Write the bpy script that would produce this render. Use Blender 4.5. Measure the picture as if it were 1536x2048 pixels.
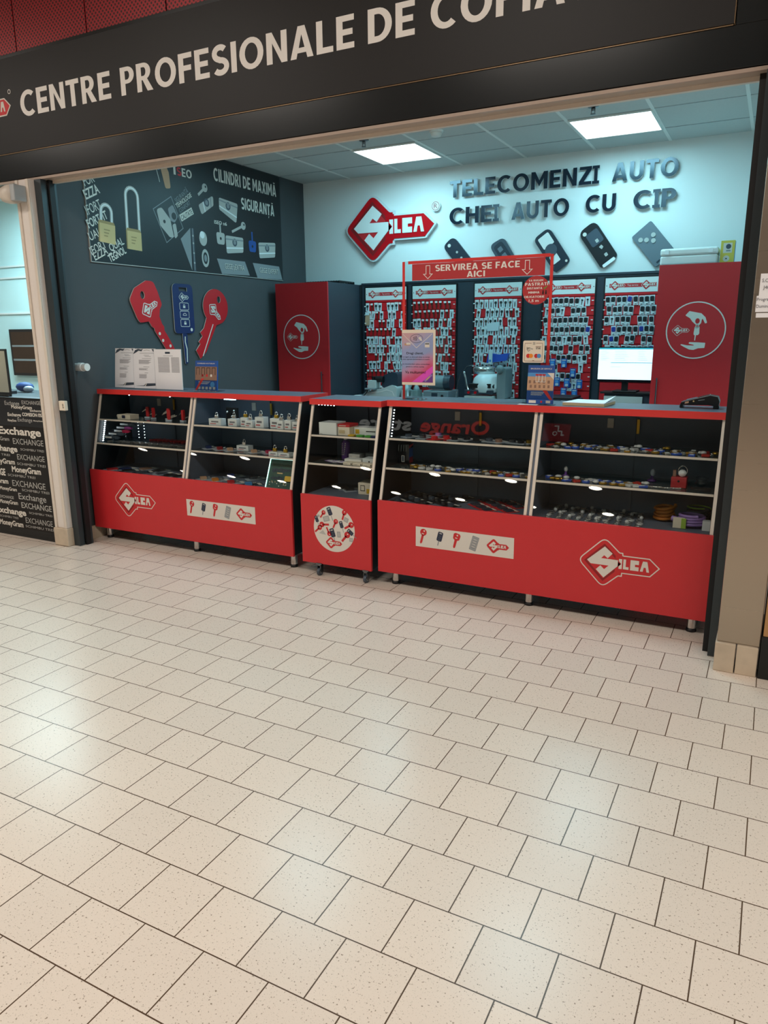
import bpy, math, random
from mathutils import Matrix, Vector
from mathutils.geometry import tessellate_polygon

for _o in list(bpy.data.objects):
    bpy.data.objects.remove(_o)
SC = bpy.context.scene
COL = SC.collection
random.seed(7)
PI = math.pi

# ------------------------------------------------------------------ camera
cam_d = bpy.data.cameras.new('camera')
cam = bpy.data.objects.new('camera', cam_d)
COL.objects.link(cam)
cam_d.sensor_fit = 'VERTICAL'
cam_d.sensor_height = 36.0
cam_d.lens = 1472.07 / 2048 * 36.0
cam_d.clip_start = 0.05
PITCH, ROLL, YAW = math.radians(13.61997), math.radians(-0.48534), math.radians(27.62185)
_f = Vector((-math.sin(YAW) * math.cos(PITCH), math.cos(YAW) * math.cos(PITCH), -math.sin(PITCH)))
_r0 = Vector((math.cos(YAW), math.sin(YAW), 0))
_u0 = _r0.cross(_f)
_r = _r0 * math.cos(ROLL) + _u0 * math.sin(ROLL)
_u = -_r0 * math.sin(ROLL) + _u0 * math.cos(ROLL)
cam.matrix_world = Matrix(((_r.x, _u.x, -_f.x, 1.92967), (_r.y, _u.y, -_f.y, -1.35703),
                           (_r.z, _u.z, -_f.z, 1.51480), (0, 0, 0, 1)))
SC.camera = cam

# ------------------------------------------------------------------ colour management, world, large lights
SC.view_settings.view_transform = 'Standard'
SC.view_settings.look = 'None'
SC.view_settings.exposure = 0.0
SC.view_settings.gamma = 1.0
SC.view_settings.use_curve_mapping = False
SC.cycles.use_denoising = True
SC.cycles.max_bounces = 10
SC.cycles.transparent_max_bounces = 24
SC.cycles.caustics_reflective = False
SC.cycles.caustics_refractive = False
SC.cycles.sample_clamp_indirect = 6.0

world = bpy.data.worlds.new('world')
SC.world = world
world.use_nodes = True
world.node_tree.nodes['Background'].inputs[0].default_value = (1.0, 0.93, 0.85, 1)
world.node_tree.nodes['Background'].inputs[1].default_value = 0.20


def area(name, loc, sx, sy, power, color, rot=(0, 0, 0), spread=PI):
    d = bpy.data.lights.new(name, 'AREA')
    d.shape = 'RECTANGLE'
    d.size, d.size_y = sx, sy
    d.energy = power
    d.color = color
    d.spread = spread
    o = bpy.data.objects.new(name, d)
    o.location = loc
    o.rotation_euler = rot
    COL.objects.link(o)
    return o


WARM = (1.0, 0.935, 0.865)
COOL = (0.25, 0.82, 1.0)
# lamps of the mall ceiling (the fixtures they sit in are built further down)
MALL_LAMPS = [(-6.4, -1.0), (-3.2, -1.0), (0.0, -1.0), (3.2, -1.0), (6.4, -1.0)]  # the last, rightmost lamp is added to brighten the darker right side
for lx, ly in MALL_LAMPS:
    area('mall_lamp', (lx, ly, 4.26), 1.5, 0.9, 67, WARM)
# LED panels of the shop ceiling and of the exchange office next door
SHOP_PANELS = [(-1.145, 4.84), (0.69, 4.84), (-1.145, 3.04), (0.69, 3.04)]
for lx, ly in SHOP_PANELS:
    area('shop_panel_lamp', (lx, ly, 2.995), 0.55, 0.55, 16.5, COOL)
area('office_lamp', (-4.3, 3.6, 2.9), 2.4, 1.0, 105, (0.62, 0.93, 1.0))


# ------------------------------------------------------------------ materials
def lin(h):
    h = h.lstrip('#')
    out = []
    for i in (0, 2, 4):
        c = int(h[i:i + 2], 16) / 255
        out.append(c / 12.92 if c <= 0.04045 else ((c + 0.055) / 1.055) ** 2.4)
    return (*out, 1.0)


MATS = {}


def mat(name, hexc, rough=0.5, metal=0.0, emit=0.0, noise=0.0, nscale=12.0, spec=0.5, coat=0.0, ecol=None):
    m = bpy.data.materials.new(name)
    m.use_nodes = True
    nt = m.node_tree
    b = nt.nodes['Principled BSDF']
    b.inputs['Base Color'].default_value = lin(hexc)
    b.inputs['Roughness'].default_value = rough
    b.inputs['Metallic'].default_value = metal
    b.inputs['Specular IOR Level'].default_value = spec
    b.inputs['Coat Weight'].default_value = coat
    if emit:
        b.inputs['Emission Color'].default_value = lin(ecol or hexc)
        b.inputs['Emission Strength'].default_value = emit
    # a little procedural variation of tone and gloss on every surface
    tc = nt.nodes.new('ShaderNodeTexCoord')
    nz = nt.nodes.new('ShaderNodeTexNoise')
    nz.inputs['Scale'].default_value = nscale
    nz.inputs['Detail'].default_value = 3
    nt.links.new(tc.outputs['Object'], nz.inputs['Vector'])
    mx = nt.nodes.new('ShaderNodeMix')
    mx.data_type = 'RGBA'
    mx.blend_type = 'MULTIPLY'
    mx.inputs[0].default_value = noise or 0.04
    mx.inputs[6].default_value = lin(hexc)
    nt.links.new(nz.outputs['Fac'], mx.inputs[7])
    nt.links.new(mx.outputs[2], b.inputs['Base Color'])
    MATS[name] = m
    return m


def glass_mat(name, tint, refl_rough=0.0, opacity=0.0, op_col='#101820', ior=1.5):
    m = bpy.data.materials.new(name)
    m.use_nodes = True
    nt = m.node_tree
    nt.nodes.clear()
    out = nt.nodes.new('ShaderNodeOutputMaterial')
    tr = nt.nodes.new('ShaderNodeBsdfTransparent')
    tr.inputs[0].default_value = lin(tint)
    gl = nt.nodes.new('ShaderNodeBsdfGlossy')
    gl.inputs['Roughness'].default_value = refl_rough
    lw = nt.nodes.new('ShaderNodeLayerWeight')
    lw.inputs['Blend'].default_value = 0.5
    pw = nt.nodes.new('ShaderNodeMath'); pw.operation = 'POWER'; pw.inputs[1].default_value = 5.0
    nt.links.new(lw.outputs['Facing'], pw.inputs[0])
    fr = nt.nodes.new('ShaderNodeMath'); fr.operation = 'MULTIPLY_ADD'
    fr.inputs[1].default_value = 0.96; fr.inputs[2].default_value = ((ior - 1) / (ior + 1)) ** 2
    nt.links.new(pw.outputs[0], fr.inputs[0])
    src = tr
    if opacity:
        df = nt.nodes.new('ShaderNodeBsdfDiffuse')
        df.inputs[0].default_value = lin(op_col)
        m1 = nt.nodes.new('ShaderNodeMixShader')
        m1.inputs[0].default_value = opacity
        nt.links.new(tr.outputs[0], m1.inputs[1])
        nt.links.new(df.outputs[0], m1.inputs[2])
        src = m1
    mx = nt.nodes.new('ShaderNodeMixShader')
    nt.links.new(fr.outputs[0], mx.inputs[0])
    nt.links.new(src.outputs[0], mx.inputs[1])
    nt.links.new(gl.outputs[0], mx.inputs[2])
    nt.links.new(mx.outputs[0], out.inputs[0])
    MATS[name] = m
    return m


mat('red_laminate', '#cb2b30', 0.42, noise=0.05)
mat('red_cabinet', '#c4262b', 0.40, noise=0.05)
mat('red_print', '#c9262b', 0.5)
mat('red_dark_print', '#8e1519', 0.5)
mat('red_acrylic', '#cf2129', 0.35)
mat('red_board', '#dc1a22', 0.5)
mat('red_tape', '#da3532', 0.45)
mat('red_sign', '#b82f33', 0.55)
mat('red_glossy', '#c8121c', 0.2)
mat('navy', '#1b2c5c', 0.4)
mat('navy_print', '#262c44', 0.5)
mat('white_print', '#dcd6cc', 0.55)
mat('white_plain', '#e6e6e2', 0.5)
mat('white_gloss', '#eef0f0', 0.25)
mat('white_wall', '#e2e4e2', 0.75, noise=0.05, nscale=3)
mat('cyan_wall', '#cdeef2', 0.75)
mat('dark_wall', '#4b4d50', 0.75, noise=0.12, nscale=5)
mat('dark_panel', '#2e3640', 0.45, noise=0.06)
mat('dark_interior', '#646e7e', 0.5)
mat('black_side', '#17171a', 0.5)
mat('black', '#111214', 0.4)
mat('black_gloss', '#0d0e11', 0.15)
mat('black_print', '#15181d', 0.4)
mat('grey_print', '#8b8f92', 0.55)
mat('lightgrey_print', '#b7b5b0', 0.55)
mat('fine_print', '#75737a', 0.6)
mat('sign_black', '#171413', 0.45, noise=0.1, nscale=2, spec=0.3)
mat('sign_band', '#1a1e20', 0.22, noise=0.08, nscale=2, spec=0.35)
mat('sign_letter', '#ebe6e0', 0.5)
mat('brass_line', '#8b7357', 0.35, metal=0.6)
mat('soffit', '#b5a396', 0.15, metal=0.0, noise=0.08)
mat('guide_metal', '#3b4347', 0.35, metal=0.3, noise=0.1)
mat('groove', '#0c0c0e', 0.6)
mat('pilaster_white', '#e6ddd5', 0.55, noise=0.06, nscale=4)
mat('beige_plastic', '#d3c8bb', 0.4)
mat('grey_plastic', '#a9adaf', 0.4)
mat('beige_edge', '#dcd0c2', 0.45)
mat('counter_grey', '#5b606c', 0.38, noise=0.08)
mat('bench_grey', '#6b7880', 0.4, noise=0.06)
mat('chrome', '#d9d7d4', 0.2, metal=0.9)
mat('steel_dark', '#7d7f82', 0.3, metal=1.0)
mat('brass', '#c9a03c', 0.3, metal=0.9)
mat('brass_print', '#d6b67e', 0.5)
mat('brass_shade_print', '#a88a58', 0.5)
mat('key_steel', '#4f5152', 0.35, metal=0.7)
mat('key_brown', '#5d4a3c', 0.4, metal=0.5)
mat('key_black', '#16181c', 0.45)
mat('key_blue', '#23348f', 0.4)
mat('sleeve', '#dde3e6', 0.35)
mat('tag_white', '#f0f0ee', 0.5)
mat('letter_dark', '#1f2a38', 0.18, metal=0.25)
mat('fob_dark', '#222b38', 0.4)
mat('fob_slate', '#414b57', 0.45)
mat('fob_grey', '#67717a', 0.35)
mat('logo_edge', '#d3d8da', 0.4)
mat('paper', '#efeff2', 0.8)
mat('paper_cream', '#e9dcc8', 0.8)
mat('paper_edge', '#c9b48c', 0.8)
mat('machine_grey', '#b8c4c2', 0.4)
mat('machine_mid', '#7f8c90', 0.4)
mat('machine_dark', '#2c3946', 0.4)
mat('machine_white', '#dfe8ea', 0.3)
mat('blue_pack', '#2059a8', 0.4)
mat('blue_print', '#1f4f9a', 0.5)
mat('blue_light', '#4f93cf', 0.5)
mat('brown_print', '#8c6a58', 0.6)
mat('tan_print', '#c49b7b', 0.6)
mat('yellow', '#d9c653', 0.5)
mat('yellow_print', '#e3b62e', 0.5)
mat('orange', '#d8812c', 0.4)
mat('orange_print', '#f08a24', 0.5)
mat('purple', '#6b3f8f', 0.4)
mat('violet', '#9a7bbd', 0.4)
mat('magenta', '#e04fc0', 0.4)
mat('crimson', '#c02550', 0.4)
mat('green_print', '#4fae3d', 0.5)
mat('lime', '#9fc24a', 0.5)
mat('blister', '#c3ccd8', 0.15, spec=0.8)
mat('blister_dark', '#39424f', 0.2)
mat('enamel_blue', '#3a5fc4', 0.3)
mat('enamel_gold', '#c99a3b', 0.3, metal=0.6)
mat('enamel_red', '#c8362c', 0.3)
mat('enamel_white', '#dcdcdc', 0.3)
mat('wood', '#b98a57', 0.45, noise=0.3, nscale=6)
mat('stone', '#d8c6ae', 0.6, noise=0.35, nscale=14)
mat('screen_dark', '#1c1713', 0.2)
mat('screen_picture', '#3a2415', 0.3, emit=0.06, ecol='#6b4a2a', noise=0.6)
mat('mall_ceiling', '#9c8a76', 0.8)
mat('fascia', '#2a2826', 0.5)
mat('opposite_ceiling', '#8d7a66', 0.7)
mat('opposite_wall', '#3a342f', 0.7)
mat('led_white', '#eaf6ff', emit=15.0)
mat('led_cool', '#c9efff', emit=15.0)
mat('panel_glow', '#f0fbff', emit=5.0)
mat('downlight_glow', '#fff2df', emit=34.0)
mat('mall_glow', '#fff0dc', emit=2.2)
mat('badge_red', '#8f1f22', emit=0.9)
mat('store_white', '#b8b8b4', emit=1.5)
mat('store_orange', '#d8321e', emit=1.6)
mat('screen_white', '#dff2fa', 0.3, emit=1.0)
mat('screen_teal', '#3aa7b8', 0.3, emit=0.6)
mat('screen_grey', '#9fb4bd', 0.3, emit=0.55)
mat('edge_glow', '#d9fbf4', emit=2.6)
glass_mat('clear_glass', '#f4f8f7')
glass_mat('case_glass', '#f6f9f8', ior=1.52)
glass_mat('shelf_glass', '#c6d4d4', 0.05, 0.26, '#5d757d')
glass_mat('acrylic', '#f1f6f6', 0.0)
glass_mat('sign_glass', '#b8d4cf', 0.05, 0.28, '#7fa49c')
glass_mat('clear_plastic', '#e3ecf0', 0.1)


def floor_mat():
    m = bpy.data.materials.new('floor_tile')
    m.use_nodes = True
    nt = m.node_tree
    N, Lk = nt.nodes, nt.links
    b = N['Principled BSDF']
    geo = N.new('ShaderNodeNewGeometry')
    mp = N.new('ShaderNodeMapping')
    mp.inputs['Location'].default_value = (0.1 + 20, 20.0, 0)
    Lk.new(geo.outputs['Position'], mp.inputs['Vector'])
    br = N.new('ShaderNodeTexBrick')
    br.offset = 0.5
    br.offset_frequency = 2
    br.squash = 1.0
    br.inputs['Scale'].default_value = 1.0
    br.inputs['Brick Width'].default_value = 0.2
    br.inputs['Row Height'].default_value = 0.2
    br.inputs['Mortar Size'].default_value = 0.0021
    br.inputs['Mortar Smooth'].default_value = 0.25
    br.inputs['Bias'].default_value = 0.0
    br.inputs['Color1'].default_value = lin('#e2d4c6')
    br.inputs['Color2'].default_value = lin('#dccfc2')
    br.inputs['Mortar'].default_value = lin('#55402f')
    Lk.new(mp.outputs[0], br.inputs['Vector'])
    col = br.outputs['Color']
    for sc, lo, hi, amt, dark in ((150, 0.645, 0.685, 0.85, '#7d6d5a'), (330, 0.65, 0.70, 0.65, '#897966')):
        nz = N.new('ShaderNodeTexNoise')
        nz.inputs['Scale'].default_value = sc
        nz.inputs['Detail'].default_value = 2
        Lk.new(geo.outputs['Position'], nz.inputs['Vector'])
        rp = N.new('ShaderNodeMapRange')
        rp.inputs['From Min'].default_value = lo
        rp.inputs['From Max'].default_value = hi
        rp.inputs['To Max'].default_value = amt
        Lk.new(nz.outputs['Fac'], rp.inputs['Value'])
        mx = N.new('ShaderNodeMix')
        mx.data_type = 'RGBA'
        Lk.new(rp.outputs[0], mx.inputs[0])
        Lk.new(col, mx.inputs[6])
        mx.inputs[7].default_value = lin(dark)
        col = mx.outputs[2]
    Lk.new(col, b.inputs['Base Color'])
    nz = N.new('ShaderNodeTexNoise')
    nz.inputs['Scale'].default_value = 2.2
    Lk.new(geo.outputs['Position'], nz.inputs['Vector'])
    rr = N.new('ShaderNodeMapRange')
    rr.inputs['To Min'].default_value = 0.25
    rr.inputs['To Max'].default_value = 0.30
    Lk.new(nz.outputs['Fac'], rr.inputs['Value'])
    b.inputs['Roughness'].default_value = 0.27
    b.inputs['Specular IOR Level'].default_value = 0.35
    bp = N.new('ShaderNodeBump')
    bp.invert = True
    bp.inputs['Strength'].default_value = 0.35
    bp.inputs['Distance'].default_value = 0.002
    Lk.new(br.outputs['Fac'], bp.inputs['Height'])
    Lk.new(bp.outputs[0], b.inputs['Normal'])
    MATS['floor_tile'] = m


def ceiling_mat():
    m = mat('ceiling_tile', '#c9cbc9', 0.9, noise=0.10, nscale=60)
    return m


def perforated_mat():
    m = bpy.data.materials.new('perforated_red')
    m.use_nodes = True
    nt = m.node_tree
    N, Lk = nt.nodes, nt.links
    b = N['Principled BSDF']
    geo = N.new('ShaderNodeNewGeometry')
    mp = N.new('ShaderNodeMapping')
    mp.inputs['Rotation'].default_value = (0, math.radians(45), 0)
    Lk.new(geo.outputs['Position'], mp.inputs['Vector'])
    sep = N.new('ShaderNodeSeparateXYZ')
    Lk.new(mp.outputs[0], sep.inputs[0])
    outs = []
    for ax in (0, 2):
        d = N.new('ShaderNodeMath'); d.operation = 'DIVIDE'; d.inputs[1].default_value = 0.021
        Lk.new(sep.outputs[ax], d.inputs[0])
        fr = N.new('ShaderNodeMath'); fr.operation = 'FRACT'
        Lk.new(d.outputs[0], fr.inputs[0])
        s = N.new('ShaderNodeMath'); s.operation = 'SUBTRACT'; s.inputs[1].default_value = 0.5
        Lk.new(fr.outputs[0], s.inputs[0])
        p = N.new('ShaderNodeMath'); p.operation = 'POWER'; p.inputs[1].default_value = 2
        Lk.new(s.outputs[0], p.inputs[0])
        outs.append(p)
    a = N.new('ShaderNodeMath'); a.operation = 'ADD'
    Lk.new(outs[0].outputs[0], a.inputs[0]); Lk.new(outs[1].outputs[0], a.inputs[1])
    lt = N.new('ShaderNodeMath'); lt.operation = 'LESS_THAN'; lt.inputs[1].default_value = 0.10
    Lk.new(a.outputs[0], lt.inputs[0])
    mx = N.new('ShaderNodeMix'); mx.data_type = 'RGBA'
    Lk.new(lt.outputs[0], mx.inputs[0])
    mx.inputs[6].default_value = lin('#931c22')
    mx.inputs[7].default_value = lin('#2a0709')
    Lk.new(mx.outputs[2], b.inputs['Base Color'])
    b.inputs['Roughness'].default_value = 0.35
    b.inputs['Metallic'].default_value = 0.35
    MATS['perforated_red'] = m


def steel_mat():
    m = bpy.data.materials.new('brushed_steel')
    m.use_nodes = True
    nt = m.node_tree
    N, Lk = nt.nodes, nt.links
    b = N['Principled BSDF']
    geo = N.new('ShaderNodeNewGeometry')
    mp = N.new('ShaderNodeMapping')
    mp.inputs['Scale'].default_value = (2, 2, 260)
    Lk.new(geo.outputs['Position'], mp.inputs['Vector'])
    nz = N.new('ShaderNodeTexNoise')
    nz.inputs['Scale'].default_value = 1.0
    nz.inputs['Detail'].default_value = 4
    Lk.new(mp.outputs[0], nz.inputs['Vector'])
    rp = N.new('ShaderNodeMapRange')
    rp.inputs['To Min'].default_value = 0.24
    rp.inputs['To Max'].default_value = 0.36
    Lk.new(nz.outputs['Fac'], rp.inputs['Value'])
    Lk.new(rp.outputs[0], b.inputs['Roughness'])
    b.inputs['Base Color'].default_value = lin('#b9ab9a')
    b.inputs['Metallic'].default_value = 0.85
    MATS['brushed_steel'] = m


def poster_mat():
    m = bpy.data.materials.new('poster_print')
    m.use_nodes = True
    nt = m.node_tree
    N, Lk = nt.nodes, nt.links
    b = N['Principled BSDF']
    tc = N.new('ShaderNodeTexCoord')
    mp = N.new('ShaderNodeMapping')
    mp.inputs['Rotation'].default_value = (0, math.radians(20), 0)
    Lk.new(tc.outputs['Generated'], mp.inputs['Vector'])
    sep = N.new('ShaderNodeSeparateXYZ')
    Lk.new(mp.outputs[0], sep.inputs[0])
    nz = N.new('ShaderNodeTexNoise'); nz.inputs['Scale'].default_value = 3
    Lk.new(tc.outputs['Generated'], nz.inputs['Vector'])
    ad = N.new('ShaderNodeMath'); ad.operation = 'MULTIPLY_ADD'; ad.inputs[1].default_value = 0.25
    Lk.new(nz.outputs['Fac'], ad.inputs[0]); Lk.new(sep.outputs[2], ad.inputs[2])
    cr = N.new('ShaderNodeValToRGB')
    e = cr.color_ramp.elements
    e[0].position = 0.10; e[0].color = lin('#c94a72')
    e[1].position = 0.95; e[1].color = lin('#c9a0a4')
    for pos, c in ((0.28, '#b788a8'), (0.42, '#8d9cc4'), (0.7, '#95a0c8')):
        k = e.new(pos); k.color = lin(c)
    Lk.new(ad.outputs[0], cr.inputs[0])
    Lk.new(cr.outputs[0], b.inputs['Base Color'])
    b.inputs['Roughness'].default_value = 0.5
    MATS['poster_print'] = m


floor_mat(); ceiling_mat(); perforated_mat(); steel_mat(); poster_mat()

# ------------------------------------------------------------------ mesh builder
OFF = {}


def BACK(y):    # a plane facing the mall (-Y): u = +X, v = +Z, n = -Y
    return Matrix(((1, 0, 0, 0), (0, 0, -1, y), (0, 1, 0, 0), (0, 0, 0, 1)))


def LEFT(x):    # a plane facing +X: u = +Y, v = +Z, n = +X
    return Matrix(((0, 0, 1, x), (1, 0, 0, 0), (0, 1, 0, 0), (0, 0, 0, 1)))


def TOP(z):     # a plane facing up: u = +X, v = +Y, n = +Z
    return Matrix(((1, 0, 0, 0), (0, 1, 0, 0), (0, 0, 1, z), (0, 0, 0, 1)))


def FRONT(y):   # a plane facing +Y: u = -X, v = +Z, n = +Y
    return Matrix(((-1, 0, 0, 0), (0, 0, 1, y), (0, 1, 0, 0), (0, 0, 0, 1)))


def plane(o, u, v):
    u = Vector(u).normalized(); v = Vector(v).normalized(); n = u.cross(v)
    return Matrix(((u.x, v.x, n.x, o[0]), (u.y, v.y, n.y, o[1]), (u.z, v.z, n.z, o[2]), (0, 0, 0, 1)))


I4 = Matrix.Identity(4)


def rounded(pts, r, n=5):
    out = []
    k = len(pts)
    rs = r if isinstance(r, (list, tuple)) else [r] * k
    for i in range(k):
        p = Vector(pts[i]); a = Vector(pts[i - 1]); b = Vector(pts[(i + 1) % k])
        if rs[i] <= 0:
            out.append(tuple(p)); continue
        da = (a - p); db = (b - p)
        ang = da.angle(db)
        t = min(rs[i] / max(math.tan(ang / 2), 1e-4), da.length * 0.48, db.length * 0.48)
        p0 = p + da.normalized() * t; p1 = p + db.normalized() * t
        for j in range(n + 1):
            s = j / n
            out.append(tuple(p0 * (1 - s) ** 2 + p * 2 * s * (1 - s) + p1 * s * s))
    return out


def rect(x0, z0, x1, z1):
    return [(x0, z0), (x1, z0), (x1, z1), (x0, z1)]


def rrect(x0, z0, x1, z1, r, n=5):
    return rounded(rect(x0, z0, x1, z1), r, n)


def circle(cx, cz, r, n=28, rz=None):
    return [(cx + r * math.cos(2 * PI * i / n), cz + (rz or r) * math.sin(2 * PI * i / n)) for i in range(n)]


def xf(pts, cx=0, cz=0, s=1, ang=0, sx=1):
    c, d = math.cos(ang), math.sin(ang)
    return [(cx + s * (x * sx * c - z * d), cz + s * (x * sx * d + z * c)) for x, z in pts]


def inset(pts, d):
    k = len(pts)
    ar = sum(pts[i][0] * pts[(i + 1) % k][1] - pts[(i + 1) % k][0] * pts[i][1] for i in range(k))
    sg = 1 if ar > 0 else -1
    out = []
    for i in range(k):
        p = Vector(pts[i]); a = Vector(pts[i - 1]); b = Vector(pts[(i + 1) % k])
        e0 = (p - a); e1 = (b - p)
        if e0.length < 1e-9 or e1.length < 1e-9:
            out.append(tuple(p)); continue
        e0.normalize(); e1.normalize()
        n0 = Vector((-e0.y, e0.x)) * sg; n1 = Vector((-e1.y, e1.x)) * sg
        nn = n0 + n1
        if nn.length < 1e-6:
            out.append(tuple(p + n0 * d)); continue
        nn.normalize()
        out.append(tuple(p + nn * (d / max(nn.dot(n0), 0.35))))
    return out


_TXT = {}


def text_geo(s, bold):
    key = (s, bold)
    if key in _TXT:
        return _TXT[key]
    cu = bpy.data.curves.new('t', 'FONT')
    cu.body = s
    cu.size = 1
    cu.offset = bold
    cu.resolution_u = 3
    cu.fill_mode = 'FRONT'
    ob = bpy.data.objects.new('t', cu)
    COL.objects.link(ob)
    dg = bpy.context.evaluated_depsgraph_get()
    dg.update()
    me = ob.evaluated_get(dg).to_mesh()
    vs = [(v.co.x, v.co.y) for v in me.vertices]
    fs = [tuple(p.vertices) for p in me.polygons]
    ob.evaluated_get(dg).to_mesh_clear()
    bpy.data.objects.remove(ob)
    bpy.data.curves.remove(cu)
    if not vs:
        vs = [(0, 0), (1, 0), (0, 1)]; fs = []
    bb = (min(v[0] for v in vs), min(v[1] for v in vs), max(v[0] for v in vs), max(v[1] for v in vs))
    _TXT[key] = (vs, fs, bb)
    return _TXT[key]


class MB:
    def __init__(self, M=I4):
        self.M = M.copy()
        self.v = []
        self.f = []
        self.fm = []
        self.smooth = []

    def at(self, M):
        self.M = M.copy()
        return self

    def add(self, vs, fs, m, sm=False):
        o = len(self.v)
        self.v += [self.M @ Vector(p) for p in vs]
        for f in fs:
            self.f.append(tuple(i + o for i in f)); self.fm.append(m); self.smooth.append(sm)
        return self

    def box(self, x0, x1, y0, y1, z0, z1, m, skip=''):
        vs = [(x0, y0, z0), (x1, y0, z0), (x1, y1, z0), (x0, y1, z0), (x0, y0, z1), (x1, y0, z1), (x1, y1, z1), (x0, y1, z1)]
        fs = {'b': (0, 3, 2, 1), 't': (4, 5, 6, 7), 'f': (0, 1, 5, 4), 'k': (2, 3, 7, 6), 'l': (3, 0, 4, 7), 'r': (1, 2, 6, 5)}
        return self.add(vs, [fs[k] for k in fs if k not in skip], m)

    def flat(self, poly, d, m, holes=()):
        loops = [poly] + list(holes)
        tri = tessellate_polygon([[Vector((p[0], p[1], 0)) for p in l] for l in loops])
        pts = [p for l in loops for p in l]
        fs = []
        for t in tri:
            a, b, c = (pts[i] for i in t)
            s = (b[0] - a[0]) * (c[1] - a[1]) - (c[0] - a[0]) * (b[1] - a[1])
            fs.append(tuple(t) if s > 0 else tuple(reversed(t)))
        return self.add([(p[0], p[1], d) for p in pts], fs, m)

    def prism(self, poly, d0, d1, m, ms=None, holes=()):
        loops = [poly] + list(holes)
        self.flat(poly, d1, m, holes)
        n = len(self.f)
        self.flat(poly, d0, m, holes)
        for i in range(n, len(self.f)):
            self.f[i] = tuple(reversed(self.f[i]))
        for li, l in enumerate(loops):
            k = len(l)
            ar = sum(l[i][0] * l[(i + 1) % k][1] - l[(i + 1) % k][0] * l[i][1] for i in range(k))
            vs = [(p[0], p[1], d0) for p in l] + [(p[0], p[1], d1) for p in l]
            fs = []
            for i in range(k):
                j = (i + 1) % k
                q = (i, j, k + j, k + i)
                fs.append(q if (ar > 0) == (li == 0) else tuple(reversed(q)))
            self.add(vs, fs, ms or m)
        return self

    def stroke(self, pts, w, d, m, closed=False):
        P = [Vector(p) for p in pts]
        k = len(P)
        L, R = [], []
        for i in range(k):
            a = P[i - 1] if (i > 0 or closed) else None
            b = P[(i + 1) % k] if (i < k - 1 or closed) else None
            e0 = (P[i] - a).normalized() if a is not None else (b - P[i]).normalized()
            e1 = (b - P[i]).normalized() if b is not None else e0
            n0 = Vector((-e0.y, e0.x)); n1 = Vector((-e1.y, e1.x))
            nn = n0 + n1
            nn = nn.normalized() if nn.length > 1e-6 else n0
            t = (w / 2) / max(nn.dot(n0), 0.4)
            L.append(P[i] + nn * t); R.append(P[i] - nn * t)
        vs = [(p.x, p.y, d) for p in L] + [(p.x, p.y, d) for p in R]
        fs = [(i, k + i, k + (i + 1) % k, (i + 1) % k) for i in range(k if closed else k - 1)]
        return self.add(vs, fs, m)

    def text(self, s, x0, x1, z0, h, d, m, bold=0.0, d0=None, ms=None, ref='H'):
        vs, fs, bb = text_geo(s, bold)
        rb = text_geo(ref, bold)[2]
        sx = (x1 - x0) / (bb[2] - bb[0])
        sz = h / (rb[3] - rb[1])
        P = [(x0 + (p[0] - bb[0]) * sx, z0 + (p[1] - rb[1]) * sz) for p in vs]
        if d0 is None:
            return self.add([(p[0], p[1], d) for p in P], fs, m)
        self.add([(p[0], p[1], d) for p in P], fs, m)
        ed = {}
        for f in fs:
            for i in range(len(f)):
                a, b = f[i], f[(i + 1) % len(f)]
                # weld by position so that shared edges cancel
                ka = (round(P[a][0], 6), round(P[a][1], 6)); kb = (round(P[b][0], 6), round(P[b][1], 6))
                if (kb, ka) in ed:
                    del ed[(kb, ka)]
                else:
                    ed[(ka, kb)] = 1
        for ka, kb in ed:
            self.add([(*ka, d0), (*kb, d0), (*kb, d), (*ka, d)], [(0, 1, 2, 3)], ms or m)
        self.add([(p[0], p[1], d0) for p in P], [tuple(reversed(f)) for f in fs], ms or m)
        return self

    def cyl(self, p0, p1, r0, m, r1=None, n=16, caps=True):
        p0 = Vector(p0); p1 = Vector(p1)
        r1 = r0 if r1 is None else r1
        a = (p1 - p0).normalized()
        t = Vector((0, 0, 1)) if abs(a.z) < 0.9 else Vector((1, 0, 0))
        e = a.cross(t).normalized(); g = a.cross(e)
        vs = []
        for p, r in ((p0, r0), (p1, r1)):
            vs += [tuple(p + (e * math.cos(2 * PI * i / n) + g * math.sin(2 * PI * i / n)) * r) for i in range(n)]
        self.add(vs, [(i, n + i, n + (i + 1) % n, (i + 1) % n) for i in range(n)], m, True)
        if caps:
            self.add(vs[:n], [tuple(range(n))], m)
            self.add(vs[n:], [tuple(reversed(range(n)))], m)
        return self

    def lathe(self, prof, c, m, n=20, axis='z'):
        vs = []
        for r, h in prof:
            for i in range(n):
                a = 2 * PI * i / n
                x, y = r * math.cos(a), r * math.sin(a)
                p = {'z': (x, y, h), 'x': (h, x, y), 'y': (y, h, x)}[axis]
                vs.append((c[0] + p[0], c[1] + p[1], c[2] + p[2]))
        fs = []
        for k in range(len(prof) - 1):
            for i in range(n):
                j = (i + 1) % n
                fs.append((k * n + i, k * n + j, (k + 1) * n + j, (k + 1) * n + i))
        fs.append(tuple(reversed(range(n))))
        fs.append(tuple(range((len(prof) - 1) * n, len(prof) * n)))
        return self.add(vs, fs, m, True)

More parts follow.
